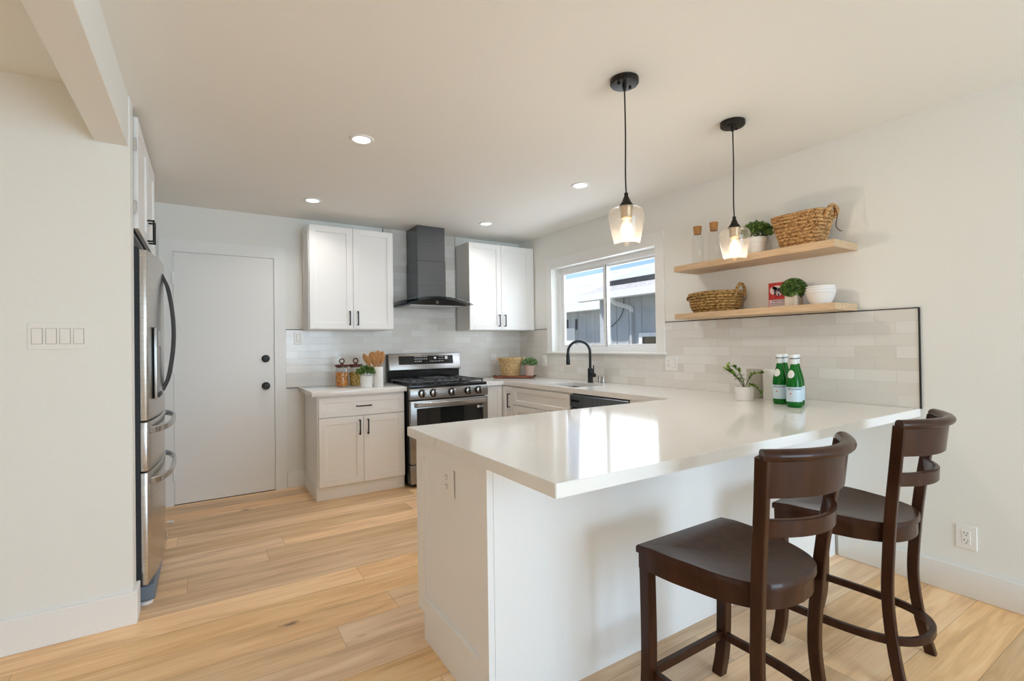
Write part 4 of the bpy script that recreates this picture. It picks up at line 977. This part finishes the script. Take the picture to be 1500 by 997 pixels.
# ------------------------------------------------------------------ pendants
def pendant(x, y, label):
    pass
p0 = thing('pendant_light', '', 'pendant light', (0, 0, 0), 'glass pendants over the peninsula')
bm = B(); lathe(bm, [(0, 2.452), (.030, 2.452), (.060, 2.455), (.064, 2.460), (.064, 2.479), (0, 2.479)], seg=36); cn = obj('ceiling_canopy', bm, m_bronze, p0)
for s in (-1, 1):
    bm = B(); lathe(bm, [(0, 2.444), (.006, 2.445), (.007, 2.451), (.007, 2.454), (0, 2.454)], (s*.035, 0, 0), 14); obj('screw', bm, m_bronze, cn)
bm = B(); lathe(bm, [(0, 2.430), (.008, 2.430), (.010, 2.452), (0, 2.452)], seg=16); obj('strain_relief', bm, m_bronze, cn)
bm = B(); tube(bm, spline([(0, 0, 2.435), (.002, 0, 2.25), (.0, .002, 2.05), (0, 0, 1.960)], 6), .0033, 8); obj('cord', bm, m_black, p0, 60)
bm = B(); lathe(bm, [(0, 1.962), (.009, 1.962), (.009, 1.948), (.013, 1.940), (.020, 1.922), (.034, 1.903), (.034, 1.900), (0, 1.900)], seg=28); obj('socket_cap', bm, m_bronze, p0, 40)
ZS = 1.900; prof = [(.030, 0), (.052, -.004), (.070, -.014), (.079, -.034), (.080, -.050), (.076, -.080), (.070, -.110), (.063, -.140), (.058, -.163), (.054, -.170)]
bm = B(); lathe(bm, [(r, ZS+z) for r, z in prof], seg=48); obj('glass_shade', bm, m_shade, p0, 80)
bm = B(); lathe(bm, [(0, 1.8995), (.029, 1.8995), (.029, 1.885), (.026, 1.880), (.026, 1.850), (.022, 1.845), (0, 1.845)], seg=28); so = obj('socket', bm, mat('aged_brass', (.42, .33, .22), .4, .7), p0)
bm = B(); lathe(bm, [(.012, 1.846), (.014, 1.835), (.024, 1.815), (.028, 1.795), (.026, 1.778), (.014, 1.757), (0, 1.753)], seg=28); bl_ = obj('bulb', bm, m_bulbglass, p0, 80)
bm = B()
for k in range(6):
    a = 2*PI*k/6; tube(bm, [(.004*math.cos(a), .004*math.sin(a), 1.835), (.012*math.cos(a), .012*math.sin(a), 1.805), (.009*math.cos(a), .009*math.sin(a), 1.775)], .0013, 5)
obj('filament', bm, m_filament, bl_, 60)
PE = [(-1.571, -3.303, 'clear glass pendant light on a black cord, nearer the camera over the peninsula'), (-.747, -3.297, 'clear glass pendant light on a black cord, nearer the floating shelves')]
for i, (x, y, lab) in enumerate(PE):
    o = p0 if i == 0 else copy_tree(p0); o['label'] = lab; o.location = (x, y, 0)
    lamp('pendant_glow', 'POINT', 3.6, (1, .84, .68), (x, y, 1.742), shadow_soft_size=.018)

# ------------------------------------------------------------------ counter stools (local frame: front to +y)
st0 = thing('counter_stool', '', 'stool', (0, 0, 0), 'dark wood counter stools')
half = [(.235, 0), (.234, -.07), (.230, -.14), (.217, -.21), (.203, -.28), (.183, -.335), (.155, -.380), (.115, -.412), (.06, -.430), (0, -.436)]
def seat_outline(k=0.0, n=4):
    pts = spline([(x, y, 0) for x, y in half], n)
    pts = [(max(0, p.x-k) if p.x > .001 else 0, p.y+(k if p.y < -.3 else 0)-(k if p.y > -.001 else 0)) for p in pts]
    return pts + [(-x, y) for x, y in reversed(pts[:-1])]
ZSEAT = .6025
# saddle-shaped seat: grid of the outline
bm = B(); out = seat_outline(); nR = 12; cx_, cy_ = 0, -.20
def dish(x, y):
    r2 = (abs(x)/.21)**2; yy = (y+.23)/.21
    return -.022*max(0, 1-r2*.9)*math.exp(-yy*yy*1.2) - .004*math.exp(-(x/.05)**2)*0 + .006*max(0, (y+.06)/.06)*(-1)
rings = []
for k in range(nR+1):
    f = 1-k/nR
    ring = []
    for (x, y) in out:
        px, py = cx_+(x-cx_)*f, cy_+(y-cy_)*f
        z = ZSEAT+dish(px, py)
        if k == 0: z -= .006
        ring.append((px, py, z))
    if k == 0: rings.append(ring); ring = [(cx_+(x-cx_)*.985, cy_+(y-cy_)*.985, ZSEAT+dish(x, y)) for x, y in out]
    if k == nR: rings.append([(cx_, cy_, ZSEAT+dish(cx_, cy_))])
    else: rings.append(ring)
V = [[bm.verts.new(p) for p in r] for r in rings]
for A, Bb in zip(V, V[1:]):
    n = len(A)
    for i in range(n):
        if len(Bb) == 1: bm.faces.new((A[i], A[(i+1) % n], Bb[0]))
        else: bm.faces.new((A[i], A[(i+1) % n], Bb[(i+1) % n], Bb[i]))
bot = [bm.verts.new((x, y, ZSEAT-.030)) for x, y in out]; n = len(bot)
for i in range(n): bm.faces.new((bot[i], bot[(i+1) % n], V[0][(i+1) % n], V[0][i]))
bm.faces.new(bot); bmesh.ops.recalc_face_normals(bm, faces=bm.faces[:]); obj('seat', bm, m_stool, st0, 40)
bm = B(); ap = seat_outline(.006); prism(bm, ap, ZSEAT-.082, ZSEAT-.031, .0, 1); obj('apron', bm, m_stool, st0, 40)
for s in (-1, 1):
    bm = B(); P = spline([(s*.209, -.024, ZSEAT-.034), (s*.208, -.026, .45), (s*.207, -.026, .25), (s*.207, -.018, .10), (s*.209, .001, 0)], 6)
    sweep(bm, P, rect(.040, .040, .003), upv=(0, 1, 0)); lg = obj('leg', bm, m_stool, st0, 40)
    bm = B(); P = spline([(s*.183, -.426, 0), (s*.166, -.396, .15), (s*.157, -.380, .32), (s*.165, -.388, .50), (s*.178, -.402, .66), (s*.196, -.422, .82), (s*.216, -.441, .970)], 7)
    sweep(bm, P, rect(.024, .037, .003), upv=(0, 1, 0)); lg = obj('back_leg', bm, m_stool, st0, 40); lg['label'] = 'curved rear leg rising into the backrest post'
def bow(hw, y, d, n=20):
    return [(hw*math.sin(.5*PI*(-1+2*i/n))/1.0, y-d*math.cos(.5*PI*(-1+2*i/n))**.8 if False else y-d*(1-(math.sin(.5*PI*(-1+2*i/n)))**2)) for i in range(n+1)]
def curved(z0, z1, hw, y, d, th, lean=0.0, name='x'):
    bm = B(); pts = bow(hw, y, d)
    T_ = []
    for sgn in (0, 1):
        pass
    V = []
    for (x, yy) in pts:
        nx, ny = x*.6/hw, -1.0; l = math.hypot(nx, ny); nx, ny = nx/l, ny/l
        col = []
        for (z, o) in ((z0, 0), (z1, 0), (z1, th), (z0, th)):
            col.append(bm.verts.new((x+nx*o, yy+ny*o-lean*(z-z0), z)))
        V.append(col)
    for A, Bb in zip(V, V[1:]):
        for j in range(4): bm.faces.new((A[j], A[(j+1) % 4], Bb[(j+1) % 4], Bb[j]))
    bm.faces.new(V[0]); bm.faces.new(V[-1]); bmesh.ops.recalc_face_normals(bm, faces=bm.faces[:])
    bmesh.ops.bevel(bm, geom=[e for e in bm.edges if len(e.link_faces) == 2 and e.calc_face_angle(0) > .8], offset=.003, segments=2, affect='EDGES')
    return bm
obj('back_panel', curved(.860, .968, .205, -.420, .080, .018, .12), m_stool, st0, 40)
bm = B(); tp = spline([(x, y-.014, .978) for x, y in bow(.222, -.428, .086, 16)], 3)
sweep(bm, tp, [(.021*math.cos(2*PI*i/14), .017*math.sin(2*PI*i/14)) for i in range(14)], upv=(0, 0, 1)); tr_ = obj('top_rail', bm, m_stool, st0, 60)
obj('back_slat', curved(.745, .795, .186, -.402, .080, .016, .05), m_stool, st0, 40)
bm = B(); sweep(bm, [(-.19, -.022, .165), (.19, -.022, .165)], rect(.022, .030, .003), upv=(0, 0, 1)); obj('front_stretcher', bm, m_stool, st0, 40)
bm = B(); hp = [(.196, -.030, .165), (.197, -.15, .165), (.190, -.27, .165), (.168, -.365, .165), (.12, -.430, .165), (.06, -.462, .165), (0, -.470, .165)]
hp = hp + [(-x, y, z) for x, y, z in reversed(hp[:-1])]
sweep(bm, spline(hp, 5), rect(.020, .030, .003), upv=(0, 0, 1)); obj('foot_hoop', bm, m_stool, st0, 40)
for i, (x, y, rz, lab) in enumerate(((-1.726, -3.702, 0.2, 'dark espresso wood counter stool nearest the camera at the peninsula'), (-.923, -3.695, 4.75, 'dark espresso wood counter stool farther along, beside the cream wall'))):
    o = st0 if i == 0 else copy_tree(st0); o['label'] = lab; o.location = (x, y, 0); o.rotation_euler = (0, 0, math.radians(rz))

bm = B(); cyl(bm, (-3.435, -.475, .009), (-3.400, -.490, .009), .0085, 10); tag(obj('door_stop', bm, m_plate, None), 'tiny white plastic door stop on the floor beside the refrigerator', 'door stop')

# ------------------------------------------------------------------ outside: the neighbouring house
m_siding = noise_color(mat('grey_siding', (.2, .22, .25), .7), (.42, .44, .47), (.50, .52, .55), 4, 3, (1, 1, .2))
m_shingle = noise_color(mat('grey_shingles', (.4, .4, .4), .9), (.34, .33, .33), (.66, .65, .64), 16, 6, (1, 1, 2.5), bump=.3)
m_white = mat('gutter_white', (.85, .85, .85), .5)
m_panel = mat('solar_sky_reflection', (.80, .82, .85), .25, 0, .8)  # pale colour stands in for the sky reflected on the panels
m_moss = noise_color(mat('mossy_shingles', (.5, .5, .4), .9), (.50, .51, .43), (.72, .72, .70), 3, 5)
gr = struct('trim_2', plain_bx((.3, -12, -.4), (40, 40, -.02)), noise_color(mat('ground', (.3, .3, .27), .9), (.25, .24, .2), (.36, .36, .30), 2, 4), 'ground outside')
hs = thing('neighbor_house', 'grey neighbouring house with white gutters seen through the window', 'house', (7, 4, 0))
bm = B(); box(bm, (5.45, -6, 0), (12, 4.55, 2.45)); box(bm, (7.6, 4.55, 0), (14, 21.5, 2.40))
for k in range(26): box(bm, (5.435, -5.9+k*.41, 0), (5.452, -5.86+k*.41, 2.45))
for k in range(40): box(bm, (7.585, 4.7+k*.41, 0), (7.602, 4.74+k*.41, 2.40))
obj('siding_wall', bm, m_siding, hs)
def roof(x0, z0, y0, y1, run, slope, m, name, th=.05):
    b = B(); q = [(x0, y0, z0), (x0+run, y0, z0+run*slope), (x0+run, y1, z0+run*slope), (x0, y1, z0)]
    lo = [b.verts.new(p) for p in q]; hi = [b.verts.new((p[0], p[1], p[2]+th)) for p in q]
    b.faces.new(lo[::-1]); b.faces.new(hi)
    for i in range(4): b.faces.new((lo[i], lo[(i+1) % 4], hi[(i+1) % 4], hi[i]))
    bmesh.ops.recalc_face_normals(b, faces=b.faces[:]); return obj(name, b, m, hs)
roof(4.95, 2.46, -6.3, 4.75, 4.6, .36, m_shingle, 'roof'); roof(7.1, 2.44, 4.75, 22, 7.0, .345, m_moss, 'roof')
for (x, y0, y1, z) in ((4.93, -6.3, 4.78, 2.42), (7.08, 4.80, 22, 2.41)):
    bm = B(); sweep(bm, [(x, y0, z), (x, y1, z)], [(-.06, -.075), (.06, -.09), (.07, .09), (-.06, .09)], upv=(0, 0, 1)); obj('gutter', bm, m_white, hs)
    obj('soffit', plain_bx((x+.06, y0, z+.0), (x+.55, y1, z+.02)), m_white, hs)
bm = B(); sweep(bm, spline([(4.97, 3.62, 2.36), (5.05, 3.60, 2.24), (5.28, 3.50, 2.16), (5.40, 3.42, 2.10), (5.41, 3.40, 2.0)], 4), rect(.09, .07)); obj('downspout_elbow', bm, m_white, hs)
bm = B(); sweep(bm, [(5.41, 3.40, 2.02), (5.41, 3.40, .1)], rect(.09, .07)); obj('downspout', bm, m_siding, hs)
bm = B(); box(bm, (7.55, 8.12, .9), (7.60, 8.9, 1.82), .01); obj('window_frame', bm, m_white, hs)
bm = B(); tube(bm, spline([(5.42, 3.66, 2.4), (5.42, 3.68, 2.1), (5.42, 3.86, 1.85), (5.42, 4.2, 1.65)], 6), .008, 6); obj('cable', bm, m_gap, hs)
bm = B()
for a, b in (((5.42, 2.0, .9), (5.46, 2.85, 1.52)),): box(bm, (5.40, 2.3, .9), (5.45, 2.40, 1.51)); box(bm, (5.40, 3.08, .9), (5.45, 3.18, 1.51)); box(bm, (5.40, 2.40, 1.42), (5.45, 3.08, 1.51)); box(bm, (5.40, 2.40, .9), (5.45, 3.08, .98))
wf = obj('window_frame', bm, m_white, hs); obj('pane', plain_bx((5.43, 2.40, .98), (5.44, 3.08, 1.42)), m_darkglass, wf)
bm = B()
for y in (8.0, 8.5): box(bm, (7.58, y, 1.75), (7.60, y+.12, 2.12))
obj('vent', bm, m_gap, hs)
# solar panels standing off the near roof
def solar(x0, y0, y1, run, slope, lift, label):
    t = thing('solar_panel', label, 'solar panel', (x0, (y0+y1)/2, 2.46+(x0-4.95)*.36), 'solar panels on the neighbouring roof')
    z0 = 2.51+(x0-4.95)*.36+lift; b = B(); q = [(x0, y0, z0), (x0+run, y0, z0+run*slope), (x0+run, y1, z0+run*slope), (x0, y1, z0)]
    lo = [b.verts.new(p) for p in q]; hi = [b.verts.new((p[0], p[1], p[2]+.05)) for p in q]
    b.faces.new(lo[::-1]); b.faces.new(hi)
    for i in range(4): b.faces.new((lo[i], lo[(i+1) % 4], hi[(i+1) % 4], hi[i]))
    bmesh.ops.recalc_face_normals(b, faces=b.faces[:]); obj('panel_face', b, m_panel, t)
    b = B(); box(b, (x0-.03, y0, z0-lift-.02), (x0-.005, y1, z0+.03)); obj('under_panel_shade', b, m_gap, t)  # dark bar standing in for the shade in the gap under the panel
solar(5.60, -2.0, 2.55, 2.4, .36, .09, 'pale solar panel on the neighbouring roof, right-hand one'); solar(5.60, 2.75, 4.3, 2.4, .36, .09, 'pale solar panel on the neighbouring roof, middle one')
